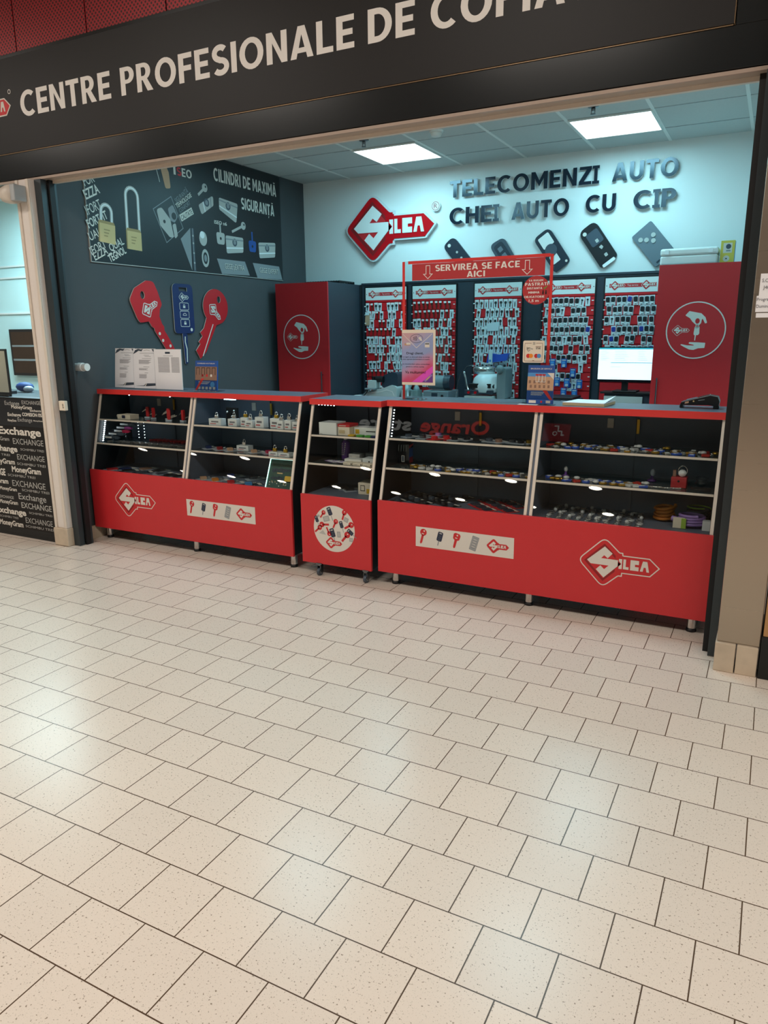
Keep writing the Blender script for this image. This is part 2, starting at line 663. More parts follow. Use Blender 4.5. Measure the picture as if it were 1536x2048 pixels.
    def tube(self, pts, r, m, n=7, closed=False):
        P = [Vector(p) for p in pts]
        k = len(P)
        vs = []
        prev = None
        for i in range(k):
            a = P[i - 1] if (i > 0 or closed) else P[i]
            b = P[(i + 1) % k] if (i < k - 1 or closed) else P[i]
            t = (b - a).normalized()
            if prev is None:
                h = Vector((0, 0, 1)) if abs(t.z) < 0.9 else Vector((1, 0, 0))
                e = t.cross(h).normalized()
            else:
                e = (prev - t * prev.dot(t)).normalized()
            prev = e
            g = t.cross(e)
            vs += [tuple(P[i] + (e * math.cos(2 * PI * j / n) + g * math.sin(2 * PI * j / n)) * r) for j in range(n)]
        fs = []
        for i in range(k if closed else k - 1):
            q = (i + 1) % k
            for j in range(n):
                w = (j + 1) % n
                fs.append((i * n + j, q * n + j, q * n + w, i * n + w))
        if not closed:
            fs.append(tuple(reversed(range(n)))); fs.append(tuple(range((k - 1) * n, k * n)))
        return self.add(vs, fs, m, True)

    def ball(self, c, r, m, n=14, sc=(1, 1, 1)):
        vs, fs = [], []
        h = n // 2
        for i in range(h + 1):
            th = PI * i / h
            for j in range(n):
                a = 2 * PI * j / n
                vs.append((c[0] + r * sc[0] * math.sin(th) * math.cos(a), c[1] + r * sc[1] * math.sin(th) * math.sin(a), c[2] + r * sc[2] * math.cos(th)))
        for i in range(h):
            for j in range(n):
                w = (j + 1) % n
                fs.append((i * n + j, (i + 1) * n + j, (i + 1) * n + w, i * n + w))
        return self.add(vs, fs, m, True)

    def build(self, name, parent=None, loc=None, bevel=0.0, label=None):
        off = Vector((0, 0, 0))
        if parent is not None:
            off = OFF[parent.name]
        elif loc is not None:
            off = Vector(loc)
        me = bpy.data.meshes.new(name)
        me.from_pydata([tuple(p - off) for p in self.v], [], self.f)
        slots = []
        for m in self.fm:
            if m not in slots:
                slots.append(m)
        for s in slots:
            me.materials.append(MATS[s])
        me.polygons.foreach_set('material_index', [slots.index(m) for m in self.fm])
        me.polygons.foreach_set('use_smooth', self.smooth)
        me.update()
        o = bpy.data.objects.new(name, me)
        COL.objects.link(o)
        if parent is not None:
            o.parent = parent
        else:
            o.location = off
        OFF[o.name] = off
        if bevel:
            b = o.modifiers.new('bevel', 'BEVEL')
            b.width = bevel
            b.segments = 2
            b.limit_method = 'ANGLE'
            b.angle_limit = math.radians(50)
        if label:
            o['label'] = label
        return o


def tag(o, label, cat, group=None, kind=None):
    o['label'] = label
    o['category'] = cat
    if group:
        o['group'] = group
    if kind:
        o['kind'] = kind
    return o


def thing(name, label, cat, loc=(0, 0, 0), group=None):
    o = bpy.data.objects.new(name, None)
    o.empty_display_size = 0.05
    o.location = loc
    COL.objects.link(o)
    OFF[o.name] = Vector(loc)
    return tag(o, label, cat, group)


def struct(mb, name, parent=None, bevel=0.0):
    o = mb.build(name, parent, bevel=bevel)
    if parent is None:
        o['kind'] = 'structure'
    return o


def copy_thing(src, loc, rot=None, label=None, group=None):
    c = src.copy()
    COL.objects.link(c)
    c.location = loc
    if rot is not None:
        c.rotation_euler = rot
    if label:
        c['label'] = label
    if group:
        c['group'] = group
    for ch in src.children:
        d = ch.copy()
        COL.objects.link(d)
        d.parent = c
        for g in ch.children:
            e = g.copy()
            COL.objects.link(e)
            e.parent = d
    return c


ORD = ['first', 'second', 'third', 'fourth', 'fifth', 'sixth', 'seventh', 'eighth', 'ninth', 'tenth', 'eleventh', 'twelfth',
       'thirteenth', 'fourteenth', 'fifteenth', 'sixteenth', 'seventeenth', 'eighteenth', 'nineteenth', 'twentieth',
       'twenty-first', 'twenty-second', 'twenty-third', 'twenty-fourth', 'twenty-fifth', 'twenty-sixth', 'twenty-seventh'] + ['thirtieth' if k == 30 else ('fortieth' if k == 40 else ('twenty-' if k < 30 else 'thirty-') + ['', 'first', 'second', 'third', 'fourth', 'fifth', 'sixth', 'seventh', 'eighth', 'ninth'][k % 10]) for k in range(28, 41)]

# ------------------------------------------------------------------ the key-shaped logo
LG_OUT = rounded([(-.525, 0), (-.19, -.345), (.002, -.165), (.047, -.165), (.05, -.124), (.389, -.122), (.50, .004), (.372, .12),
                  (.05, .12), (.047, .154), (.005, .154), (-.19, .336)],
                 [.09, .09, .03, 0, 0, 0, 0, 0, 0, 0, .03, .09])
LG_DIA = [(-.525, 0), (-.19, -.345), (.15, 0), (-.19, .336)]
LG_S = [(-.40, .01), (-.185, .212), (-.084, .128), (-.141, .059), (-.187, .094), (-.223, .052), (-.011, .05), (-.012, -.03),
        (-.18, -.206), (-.283, -.106), (-.228, -.047), (-.178, -.092), (-.125, -.037), (-.353, -.036)]
LG_I = [(0, .07), (.04, .07), (.04, -.062), (0, -.062), (0, -.03), (.032, .005), (0, .04)]
LG_L = [(.055, .072), (.087, .072), (.087, -.026), (.124, -.026), (.124, -.06), (.055, -.06)]
LG_C = [(.142, .074), (.246, .074), (.246, .020), (.2, .020), (.2, -.010), (.246, -.010), (.246, -.062), (.142, -.062)]
LG_A = [(.262, -.06), (.292, .075), (.345, .075), (.374, -.062), (.342, -.062), (.330, -.005), (.306, -.005), (.296, -.06)]


def logo(mb, cx, cz, s, d, ang=0, edge='white_print', red='red_print', dark='red_dark_print', white='white_print', dd=0.0004, rim=.018, gap=0.0, sx=1):
    X = lambda p: xf(p, cx, cz, s, ang, sx)
    if edge:
        mb.flat(X(LG_OUT), d, edge)
        if gap:
            mb.flat(X(inset(LG_OUT, rim)), d + dd, red)
        else:
            mb.flat(X(inset(LG_OUT, rim)), d + dd, red)
    else:
        mb.flat(X(LG_OUT), d + dd, red)
    if dark:
        mb.flat(X(inset(LG_DIA, .062)), d + 2 * dd, dark)
        mb.flat(X(inset(LG_DIA, .090)), d + 3 * dd, red)
        mb.flat(X(rect(-.045, -.11, .05, .11)), d + 3 * dd, red)
    for p in (LG_S, LG_I, LG_L, LG_C, LG_A):
        mb.flat(X(p), d + 4 * dd, white)
    return mb

# ------------------------------------------------------------------ a bold block alphabet for the signs
def _arc(cx, cz, rx, rz, a0, a1, n=14):
    return [(cx + rx * math.cos(math.radians(a0 + (a1 - a0) * k / n)), cz + rz * math.sin(math.radians(a0 + (a1 - a0) * k / n))) for k in range(n + 1)]


def _band(pts, w):
    P = [Vector(p) for p in pts]; L, R = [], []
    for i in range(len(P)):
        d = (P[min(i + 1, len(P) - 1)] - P[max(i - 1, 0)]).normalized()
        n = Vector((-d.y, d.x)) * (w / 2)
        L.append(tuple(P[i] + n)); R.append(tuple(P[i] - n))
    return R + L[::-1]


def glyph(c, t=.21, b=.18):
    """outlines of one capital of height 1: list of (outer, holes), and its width"""
    if c == 'I': return [(rect(0, 0, t, 1), ())], t
    if c == 'L': return [([(0, 0), (.56, 0), (.56, b), (t, b), (t, 1), (0, 1)], ())], .56
    if c == 'T': return [([(.32 - t / 2, 0), (.32 + t / 2, 0), (.32 + t / 2, 1 - b), (.64, 1 - b), (.64, 1), (0, 1), (0, 1 - b), (.32 - t / 2, 1 - b)], ())], .64
    if c == 'E':
        m = .5
        return [([(0, 0), (.58, 0), (.58, b), (t, b), (t, m - b / 2), (.53, m - b / 2), (.53, m + b / 2), (t, m + b / 2), (t, 1 - b), (.58, 1 - b), (.58, 1), (0, 1)], ())], .58
    if c == 'F': return [([(0, 0), (t, 0), (t, .40), (.52, .40), (.52, .40 + b), (t, .40 + b), (t, 1 - b), (.56, 1 - b), (.56, 1), (0, 1)], ())], .56
    if c == 'H': return [([(0, 0), (t, 0), (t, .5 - b / 2), (.72 - t, .5 - b / 2), (.72 - t, 0), (.72, 0), (.72, 1), (.72 - t, 1), (.72 - t, .5 + b / 2), (t, .5 + b / 2), (t, 1), (0, 1)], ())], .72
    if c == 'N': return [([(0, 0), (t, 0), (t, .66), (.74 - t, 0), (.74, 0), (.74, 1), (.74 - t, 1), (.74 - t, .34), (t, 1), (0, 1)], ())], .74
    if c == 'M': return [([(0, 0), (t, 0), (t, .62), (.45, .16), (.9 - t, .62), (.9 - t, 0), (.9, 0), (.9, 1), (.9 - t * 1.05, 1), (.45, .50), (t * 1.05, 1), (0, 1)], ())], .9
    if c == 'Z': return [([(0, 0), (.64, 0), (.64, b), (.26, b), (.64, 1 - b), (.64, 1), (.02, 1), (.02, 1 - b), (.38, 1 - b), (0, b)], ())], .64
    if c == 'V': return [([(.28, 0), (.50, 0), (.78, 1), (.78 - t, 1), (.39, .27), (t, 1), (0, 1)], ())], .78
    if c in ('A', '\u0102'):
        o = [([(0, 0), (t, 0), (.25, .17), (.55, .17), (.80 - t, 0), (.80, 0), (.52, 1), (.28, 1)], ([(.30, .33), (.50, .33), (.40, .74)],))]
        if c == '\u0102':
            o.append((_band(_arc(.40, 1.24, .16, .13, 200, 340, 8), .08), ()))
        return o, .80
    if c == 'X': return [([(0, 0), (.23, 0), (.38, .33), (.53, 0), (.76, 0), (.50, .51), (.74, 1), (.51, 1), (.38, .70), (.25, 1), (.02, 1), (.26, .51)], ())], .76
    if c == 'O': return [(_arc(.45, .5, .45, .515, 0, 345.9, 23), (_arc(.45, .5, .45 - t, .515 - b, 0, 345.9, 23),))], .90
    if c in ('C', 'G'):
        a = _arc(.45, .5, .45, .515, 48, 312, 20); i = _arc(.45, .5, .45 - t, .515 - b, 312, 48, 20)
        o = [(a + i, ())]
        if c == 'G':
            o = [(_arc(.45, .5, .45, .515, 48, 305, 20) + [(.80, .12), (.80, .52), (.46, .52), (.46, .37), (.62, .37), (.62, .24)] + _arc(.45, .5, .45 - t, .515 - b, 300, 48, 20), ())]
        return o, .78
    if c == 'D': return [([(0, 0), (.30, 0)] + _arc(.30, .5, .45, .5, -90, 90, 16)[1:] + [(0, 1)], ([(t, b), (.30, b)] + _arc(.30, .5, .45 - t, .5 - b, -90, 90, 16)[1:] + [(t, 1 - b)],))], .75
    if c in ('P', 'R'):
        bowl = _arc(.32, .70, .30, .30, -90, 90, 12)
        hole = [(t, .40 + b * .8), (.32, .40 + b * .8)] + _arc(.32, .70, .30 - t, .30 - b * .85, -90, 90, 12)[1:] + [(t, 1 - b * .85)]
        if c == 'P':
            return [([(0, 0), (t, 0), (t, .40), (.32, .40)] + bowl[1:] + [(0, 1)], (hole,))], .62
        return [([(0, 0), (t, 0), (t, .40), (.26, .40), (.45, 0), (.70, 0), (.46, .43)] + _arc(.32, .70, .30, .30, -60, 90, 12) + [(0, 1)], (hole,))], .70
    if c == 'U': return [([(0, 1)] + _arc(.36, .36, .36, .375, 180, 360, 16) + [(.72, 1), (.72 - t, 1)] + _arc(.36, .36, .36 - t, .375 - b, 360, 180, 16) + [(t, 1)], ())], .72
    if c == 'S':
        sp = _arc(.33, .715, .22, .20, 35, 270, 14)[:-1] + _arc(.33, .285, .24, .205, 90, -145, 14)
        return [(_band(sp, .195), ())], .64
    if c in ('\u021a',):
        g, w = glyph('T', t, b); return g + [([(.26, -.10), (.40, -.10), (.33, -.27), (.25, -.27)], ())], w
    return [(rect(0, 0, .3, 1), ())], .3


def block_layout(s, gap=.11, space=.36):
    x = 0; out = []
    for ch in s:
        if ch == ' ':
            x += space; continue
        g, w = glyph(ch)
        out.append((ch, g, x, w)); x += w + gap
    return out, x - gap


def btext(mb, s, x0, x1, z0, h, d, m, d0=None, ms=None):
    lay, W = block_layout(s)
    k = (x1 - x0) / W
    for ch, g, x, w in lay:
        for outer, holes in g:
            O = [(x0 + (x + p[0]) * k, z0 + p[1] * h) for p in outer]
            H = [[(x0 + (x + p[0]) * k, z0 + p[1] * h) for p in hh] for hh in holes]
            if d0 is None:
                mb.flat(O, d, m, H)
            else:
                mb.prism(O, d0, d, m, ms, H)
    return mb
# ------------------------------------------------------------------ the setting
mb = MB().box(-14, 9, -10, 7, -0.1, 0, 'floor_tile'); struct(mb, 'floor')
LWX, BWY, CZ = -2.60, 5.55, 3.03
struct(MB().box(-2.66, LWX, 2.30, BWY + .1, 0, 3.3, 'dark_wall'), 'wall_left')
struct(MB().box(-2.66, 2.0, BWY, BWY + .1, 0, 3.3, 'white_wall'), 'wall_back')
struct(MB().box(1.80, 1.9, 2.30, BWY, 0, 3.3, 'white_wall'), 'wall_right')
ceil = struct(MB().box(LWX, 1.80, 2.36, BWY, CZ, CZ + .05, 'ceiling_tile'), 'ceiling')
mb = MB()
gx = [-2.04 + .606 * k for k in range(7)]
gy = [2.745, 3.335, 3.935, 4.54, 5.12]
for x in gx:
    mb.box(x - .012, x + .012, 2.36, BWY, CZ - .004, CZ, 'white_plain')
for y in gy:
    mb.box(LWX, 1.80, y - .005, y + .005, CZ - .0035, CZ, 'grey_plastic')
struct(mb, 'ceiling_grid', ceil)
mb = MB()
y = 2.33
while y < 5.5:
    mb.box(LWX, LWX + .022, y, min(y + .195, BWY), 0, .10, 'stone'); y += .2
struct(mb, 'baseboard_left', bevel=.002)
# mall side: soffit under the sign, facade above it, ceiling, the shop opposite
struct(MB().box(-4.0, 1.86, 2.262, 2.335, 2.530, 2.545, 'soffit').box(-4, 1.86, 2.335, 2.36, 2.512, 3.3, 'beige_edge'), 'trim_1')
mb = MB()
x = -4.56
while x < 2.4:
    mb.box(x + .003, x + .637, 2.285, 2.30, 3.0, 4.3, 'perforated_red'); x += .643
mb.box(-6, 4, 2.31, 2.4, 3.0, 4.3, 'red_dark_print')
struct(mb, 'wall_front')
struct(MB().box(-14, 9, -4.1, 2.32, 4.3, 4.4, 'mall_ceiling'), 'ceiling_mall')
struct(MB().box(-14, 9, -4.15, -4.0, 3.02, 4.3, 'fascia'), 'wall_opposite')
struct(MB().box(-14, 9, -10, -4.15, 3.02, 3.1, 'opposite_ceiling').box(-14, 9, -10.1, -10, 0, 3.1, 'opposite_wall'), 'ceiling_opposite')
# left pilaster with its stone foot, shutter guides, right steel column
struct(MB().box(-2.705, -2.572, 2.215, 2.33, .135, 2.53, 'pilaster_white').box(-2.70, -2.675, 2.205, 2.215, .135, 2.53, 'beige_edge').box(-2.600, -2.572, 2.205, 2.215, .135, 2.53, 'beige_edge'), 'pillar_left', bevel=.004)
struct(MB().box(-2.712, -2.566, 2.20, 2.33, 0, .135, 'stone'), 'baseboard_pillar', bevel=.006)
def guide(x0, x1, gx0, gx1):
    mb = MB()
    mb.box(x0, x1, 2.255, 2.30, 0, 2.53, 'guide_metal')
    mb.box(gx0, gx1, 2.305, 2.345, 0, 2.53, 'groove')
    mb.box(min(x0, gx0), max(x1, gx1), 2.345, 2.36, 0, 2.53, 'guide_metal')
    return mb
struct(guide(-2.571, -2.508, -2.508, -2.488), 'trim_2')
struct(guide(1.783, 1.832, 1.757, 1.783), 'trim_3')
struct(MB().box(1.823, 1.998, 2.115, 2.30, .14, 4.3, 'brushed_steel'), 'pillar_right', bevel=.003)
struct(MB().box(1.818, 1.903, 2.10, 2.30, 0, .139, 'stone').box(1.908, 1.995, 2.10, 2.30, 0, .139, 'stone'), 'baseboard_right', bevel=.004)
t = thing('wooden_stand', 'light wooden panel with a black foot right of the steel column', 'stand', (2.3, 2.2, 0))
MB().box(2.006, 2.6, 2.10, 2.4, .20, 1.05, 'wood').build('panel', t, bevel=.003)
MB().box(2.002, 2.6, 2.095, 2.4, 0, .20, 'black').build('foot', t, bevel=.002)

# exchange office next door
struct(MB().box(-9, -2.66, 4.55, 4.65, 0, 3.0, 'cyan_wall'), 'wall_office')
struct(MB().box(-9, -2.66, 2.30, 4.65, 3.0, 3.05, 'white_plain'), 'ceiling_office')
w = struct(MB().box(-5.5, -2.712, 2.262, 2.270, 1.09, 2.53, 'clear_glass'), 'window_1')

# ------------------------------------------------------------------ sign over the opening
t = thing('shop_sign', 'long black sign band with beige capital lettering above the opening', 'sign', (0, 2.25, 2.55))
MB().box(-4.0, 1.645, 2.245, 2.285, 2.712, 3.272, 'sign_black').build('panel', t)
MB().box(-4.0, 1.86, 2.255, 2.285, 2.548, 2.708, 'sign_band').box(1.652, 1.86, 2.255, 2.285, 2.708, 3.30, 'sign_band').box(-4, 1.86, 2.262, 2.285, 3.272, 3.30, 'sign_band').build('frame', t, bevel=.002)
MB().box(-4.0, 1.650, 2.250, 2.258, 2.707, 2.713, 'brass_line').box(1.644, 1.6485, 2.25, 2.258, 2.707, 3.27, 'brass_line').build('trim_line', t)
for s, a, b in (('CENTRE', -2.604, -1.789), ('PROFESIONALE', -1.704, -.100), ('DE', -.022, .234), ('COPIAT', .317, 1.085)):
    mb = MB(BACK(2.245)); btext(mb, s, a, b, 2.911, .150, .0012, 'sign_letter'); mb.build('word', t)
logo(MB(BACK(2.245)), -2.918, 2.992, .44, .001).build('logo', t, label='red and white key-shaped logo at the left end')
mb = MB(BACK(2.245)); mb.stroke(circle(-2.70, 3.075, .012, 14), .004, .001, 'sign_letter', True); mb.build('registered_mark', t)

# sign of the shop across the passage, seen mirrored in the showcase glass
t = thing('store_sign', 'glowing orange and white sign of the opposite shop mirrored in the right showcase', 'sign', (-2.5, -4, 3.5))
mb = MB(FRONT(-4.0)); mb.text('Orange', 1.95, 3.12, 3.535, .235, .03, 'store_orange', bold=.012, d0=0, ref='O'); mb.build('word', t, label='glowing orange letters')
mb = MB(FRONT(-4.0)); mb.text('store', 3.30, 4.28, 3.535, .235, .03, 'store_white', bold=.012, d0=0, ref='O'); mb.build('word', t, label='glowing white letters')
MB(FRONT(-4.0)).prism(rect(.68, 3.5, 1.08, 3.78), 0, .03, 'badge_red').build('badge', t)
mb = MB(FRONT(-3.97)); mb.stroke([(.76, 3.60), (.80, 3.60), (.80, 3.66), (.86, 3.66), (.86, 3.74), (.92, 3.74)], .02, .002, 'store_white'); mb.stroke(circle(.90, 3.62, .03, 14), .014, .002, 'store_white', True); mb.build('badge_mark', t)

# ------------------------------------------------------------------ lamps
def fixture(name, x, y, z, sx, sy, glow, label, group):
    t = thing(name, label, 'lamp', (x, y, z), group)
    mb = MB(TOP(z))
    mb.prism(rect(x - sx, y - sy, x + sx, y + sy), -.012, .0, 'white_plain', holes=[rect(x - sx + .012, y - sy + .012, x + sx - .012, y + sy - .012)])
    mb.build('frame', t)
    MB(TOP(z)).box(x - sx + .012, x + sx - .012, y - sy + .012, y + sy - .012, -.008, -.002, glow).build('diffuser', t)
for (x, y), lb in zip(SHOP_PANELS, ('square LED ceiling panel above the red key logo', 'square LED ceiling panel above the words TELECOMENZI AUTO',
                                    'front LED ceiling panel hidden by the sign, above the grey side wall', 'front LED ceiling panel hidden by the sign, nearer the right cabinet')):
    fixture('ceiling_light', x, y, CZ, .297, .29, 'panel_glow', lb, 'LED panels of the shop ceiling')
for k, (x, y) in enumerate(MALL_LAMPS):
    fixture('mall_light', x, y, 4.30, .8, .5, 'mall_glow', 'wide warm unseen lamp in the passage ceiling, %s from the left' % ORD[k], 'passage ceiling lamps')
proto = None
for i in range(8):
    for j in range(3):
        x, y = -.30 - 1.33 * i, -4.58 - 1.36 * j
        lb = 'round downlight of the opposite shop mirrored in the glass, row %s, %s along' % (ORD[j], ORD[i])
        if proto is None:
            proto = thing('downlight', lb, 'lamp', (x, y, 3.02), 'downlights of the opposite shop')
            mb = MB(TOP(3.02)); mb.prism(circle(x, y, .120), -.012, 0, 'white_plain', holes=[circle(x, y, .098)]); mb.build('ring', proto)
            MB(TOP(3.02)).prism(circle(x, y, .098, 24), -.006, -.001, 'downlight_glow').build('lens', proto)
        else:
            copy_thing(proto, (x, y, 3.02), label=lb)

fixture('office_light', -4.3, 3.6, 3.0, 1.2, .5, 'panel_glow', 'wide lamp in the ceiling of the office beyond the white pilaster', 'office ceiling lamps')
# sprinklers and smoke detector
for x, y, lb in ((-1.185, 4.30, 'chrome fire sprinkler left of the smoke detector'), (.638, 4.28, 'chrome fire sprinkler before the right ceiling panel')):
    t = thing('fire_sprinkler', lb, 'sprinkler', (x, y, CZ), 'ceiling sprinklers')
    MB().lathe([(.001, -.012), (.034, -.010), (.042, -.001)], (x, y, CZ), 'steel_dark').build('escutcheon', t)
    MB().lathe([(.010, -.03), (.012, -.01)], (x, y, CZ), 'steel_dark', 12).box(x - .014, x - .010, y - .003, y + .003, CZ - .05, CZ - .012, 'steel_dark').box(x + .010, x + .014, y - .003, y + .003, CZ - .05, CZ - .012, 'steel_dark').build('nozzle', t)
    MB().lathe([(.018, -.054), (.018, -.050)], (x, y, CZ), 'steel_dark', 14).build('deflector', t)
x, y = -.565, 4.33
t = thing('smoke_detector', 'round white smoke detector between the two ceiling panels', 'smoke detector', (x, y, CZ))
MB().lathe([(.05, -.014), (.056, -.004), (.056, 0)], (x, y, CZ), 'white_plain').build('base', t)
MB().lathe([(.022, -.045), (.036, -.040), (.045, -.022), (.045, -.014)], (x, y, CZ), 'white_plain').build('sensor_head', t)

# motion sensor on the pilaster, key switch on the guide, pipe stub on the wall
t = thing('motion_sensor', 'beige bullet-shaped sensor at the top of the white pilaster', 'sensor', (-2.66, 2.16, 2.44))
mb = MB(); mb.lathe([(.004, -.11), (.03, -.10), (.050, -.075), (.060, -.03), (.062, .03)], (-2.665, 2.155, 2.435), 'beige_plastic', 20, 'x'); mb.build('housing', t)
MB().box(-2.635, -2.592, 2.11, 2.205, 2.385, 2.485, 'grey_plastic').build('bracket', t, bevel=.006)
t = thing('key_switch', 'cream key switch box on the left shutter guide', 'switch', (-2.51, 2.25, 1.04))
MB().box(-2.538, -2.478, 2.228, 2.255, 1.004, 1.072, 'paper_cream').build('box', t, bevel=.004)
mb = MB(BACK(2.2275)); mb.stroke(circle(-2.496, 1.045, .0055, 12), .003, .0006, 'black', True); mb.stroke([(-2.496, 1.039), (-2.497, 1.020)], .004, .0006, 'black'); mb.stroke([(-2.497, 1.026), (-2.488, 1.026)], .003, .0006, 'black'); mb.build('key_symbol', t)
t = thing('pipe_stub', 'white plastic pipe end sticking out of the grey wall', 'pipe', (-2.58, 2.44, 1.30))
MB().cyl((-2.60, 2.455, 1.297), (-2.475, 2.455, 1.297), .027, 'white_plain').build('pipe', t)
MB().cyl((-2.56, 2.455, 1.297), (-2.515, 2.455, 1.297), .031, 'white_gloss').build('collar', t)

# ------------------------------------------------------------------ advertising board on the side wall
t = thing('advertising_board', 'wide black lock advertisement high on the grey side wall', 'poster board', (LWX, 3.9, 2.05))
MB().box(LWX, LWX + .012, 2.69, 5.108, 2.048, 3.018, 'black_print').build('board', t)
MB().box(LWX, LWX + .0135, 2.69, 5.108, 2.044, 2.049, 'lightgrey_print').box(LWX, LWX + .0135, 2.686, 2.69, 2.044, 3.018, 'lightgrey_print').build('edge', t)
AD = LWX + .012
P = LEFT(AD)
def words(items, name='lettering', m='white_print', label=None):
    for s, a, b, z, h, bo in items:
        mb = MB(P)
        if s == s.upper() and 'n' not in s:
            btext(mb, s, a, b, z, h, .0006, m)
        else:
            mb.text(s, a, b, z, h, .0006, m, bold=bo)
        mb.build(name, t, label=label)
words([('CILINDRI DE MAXIM\u0102', 4.117, 5.045, 2.83, .105, .02), ('SIGURAN\u021a\u0102', 4.485, 5.0, 2.645, .10, .02), ('ISEO n6', 4.09, 4.262, 2.472, .03, .02),
       ('I', 3.617, 3.642, 2.795, .065, .03), ('EO', 3.715, 3.835, 2.795, .065, .03)])
words([('S', 3.655, 3.708, 2.795, .065, .03), ], 'lettering', 'red_print', 'red letter of the maker name')
mb = MB(P); mb.flat(rect(3.655, 2.868, 3.71, 2.885), .0006, 'red_print'); mb.flat(rect(3.655, 2.892, 3.70, 2.905), .0006, 'red_print'); mb.build('red_bars', t)
def tilted(items, name, m, label=None):
    for s, y0, z0, w_, h, bo, ang in items:
        mb = MB(P @ Matrix.Translation((y0, z0, 0)) @ Matrix.Rotation(ang, 4, 'Z'))
        mb.text(s, 0, w_, 0, h, .0006, m, bold=bo)
        mb.build(name, t, label=label)
A1 = math.radians(26)
tilted([('FOR', 2.695, 2.56, .105, .062, 0, A1), ('EZZA', 2.695, 2.47, .15, .066, .02, A1), ('IFORT', 2.695, 2.365, .155, .064, 0, A1), ('FORT_IT', 2.695, 2.275, .21, .060, .02, A1),
        ('UALI', 2.70, 2.19, .13, .058, 0, A1), ('IFORT', 2.70, 2.09, .16, .058, 0, A1), ('EZZA_QUAL', 2.725, 2.055, .33, .054, .01, A1), ('TEGNOL', 2.865, 2.052, .19, .054, .02, A1)], 'slogan', 'white_print')
tilted([('SIGURAN\u021a\u0102', 3.625, 2.575, .19, .036, 0, math.radians(35)), ('CONFORT', 3.665, 2.505, .16, .032, 0, math.radians(33))], 'slogan', 'grey_print', 'dim grey slogan words')
tilted([('TEHNOLOGIE', 3.63, 2.535, .225, .036, .02, math.radians(32))], 'slogan', 'white_print')
mb = MB(); mb.at(P @ Matrix.Translation((3.675, 2.448, 0)) @ Matrix.Rotation(math.radians(27), 4, 'Z')); mb.flat(rect(-.005, -.008, .17, .048), .0006, 'white_print'); mb.text('CALITATE', .004, .16, 0, .036, .0010, 'black', bold=.01); mb.build('slogan_box', t)
def padlock(y0, z0, w_, h, sw, sh, tilt):
    mb = MB(P @ Matrix.Translation((y0, z0, 0)) @ Matrix.Rotation(tilt, 4, 'Z'))
    arc = [(-sw, 0)] + [(-sw, sh)] + [(-sw * math.cos(PI * k / 10), sh + sw * math.sin(PI * k / 10)) for k in range(1, 10)] + [(sw, sh), (sw, -.02)]
    mb.stroke(arc, .028, .0008, 'lightgrey_print'); mb.stroke(arc, .010, .0012, 'white_gloss')
    mb.flat(rect(-w_, -h, w_, 0), .0014, 'brass_print')
    mb.flat(rect(-w_, -h, -w_ + .012, 0), .0018, 'brass_shade_print'); mb.flat([(-w_, 0), (w_, 0), (w_ - .012, .02), (-w_ + .012, .02)], .0014, 'brass_shade_print')
    for k in range(3):
        mb.flat(rect(-.028, -h * .35 - k * .022, .028 - .01 * k, -h * .35 - k * .022 + .009), .0018, 'brass_shade_print')
    return mb.build('padlock_picture', t)
padlock(2.862, 2.325, .080, .135, .05, .085, math.radians(-4))
padlock(3.125, 2.300, .078, .135, .062, .255, math.radians(-2))
mb = MB(P)
mb.stroke([(3.355, 2.496), (3.567, 2.618), (3.686, 2.387), (3.480, 2.254)], .006, .0006, 'grey_print', True)
mb.flat(rounded([(3.39, 2.50), (3.45, 2.52), (3.54, 2.44), (3.57, 2.30), (3.52, 2.30), (3.42, 2.38)], .03), .0008, 'lightgrey_print')
mb.flat(rounded([(3.52, 2.52), (3.58, 2.56), (3.63, 2.47), (3.59, 2.42), (3.54, 2.43)], .02), .0010, 'grey_print')
mb.flat(circle(3.585, 2.47, .028), .0014, 'black'); mb.flat(circle(3.47, 2.415, .014), .0014, 'black')
mb.flat(rounded([(3.56, 2.40), (3.60, 2.42), (3.615, 2.32), (3.58, 2.29)], .015), .0012, 'lightgrey_print')
mb.build('key_picture', t)
mb = MB(P)
mb.flat([(3.647, 2.300), (3.773, 2.40), (3.765, 2.055)], .0006, 'grey_print'); mb.flat(rect(3.785, 2.05, 3.815, 2.40), .0006, 'fob_slate'); mb.stroke([(3.80, 2.06), (3.80, 2.40)], .004, .001, 'lightgrey_print')
for zz in (2.12, 2.2, 2.28, 2.34):
    mb.flat(circle(3.80, zz, .009, 10), .0014, 'lightgrey_print')
mb.build('bolt_picture', t)
mb = MB(P)
mb.flat(circle(3.93, 2.33, .05, 20, .06), .0006, 'lightgrey_print'); mb.flat(circle(3.92, 2.36, .03, 16), .0010, 'white_gloss')
mb.flat(circle(3.945, 2.17, .048, 24, .075), .0006, 'lightgrey_print'); mb.flat(circle(3.945, 2.17, .030, 20, .05), .0010, 'black_print'); mb.flat(circle(3.945, 2.17, .018, 16, .03), .0014, 'grey_print')
mb.build('knob_picture', t)
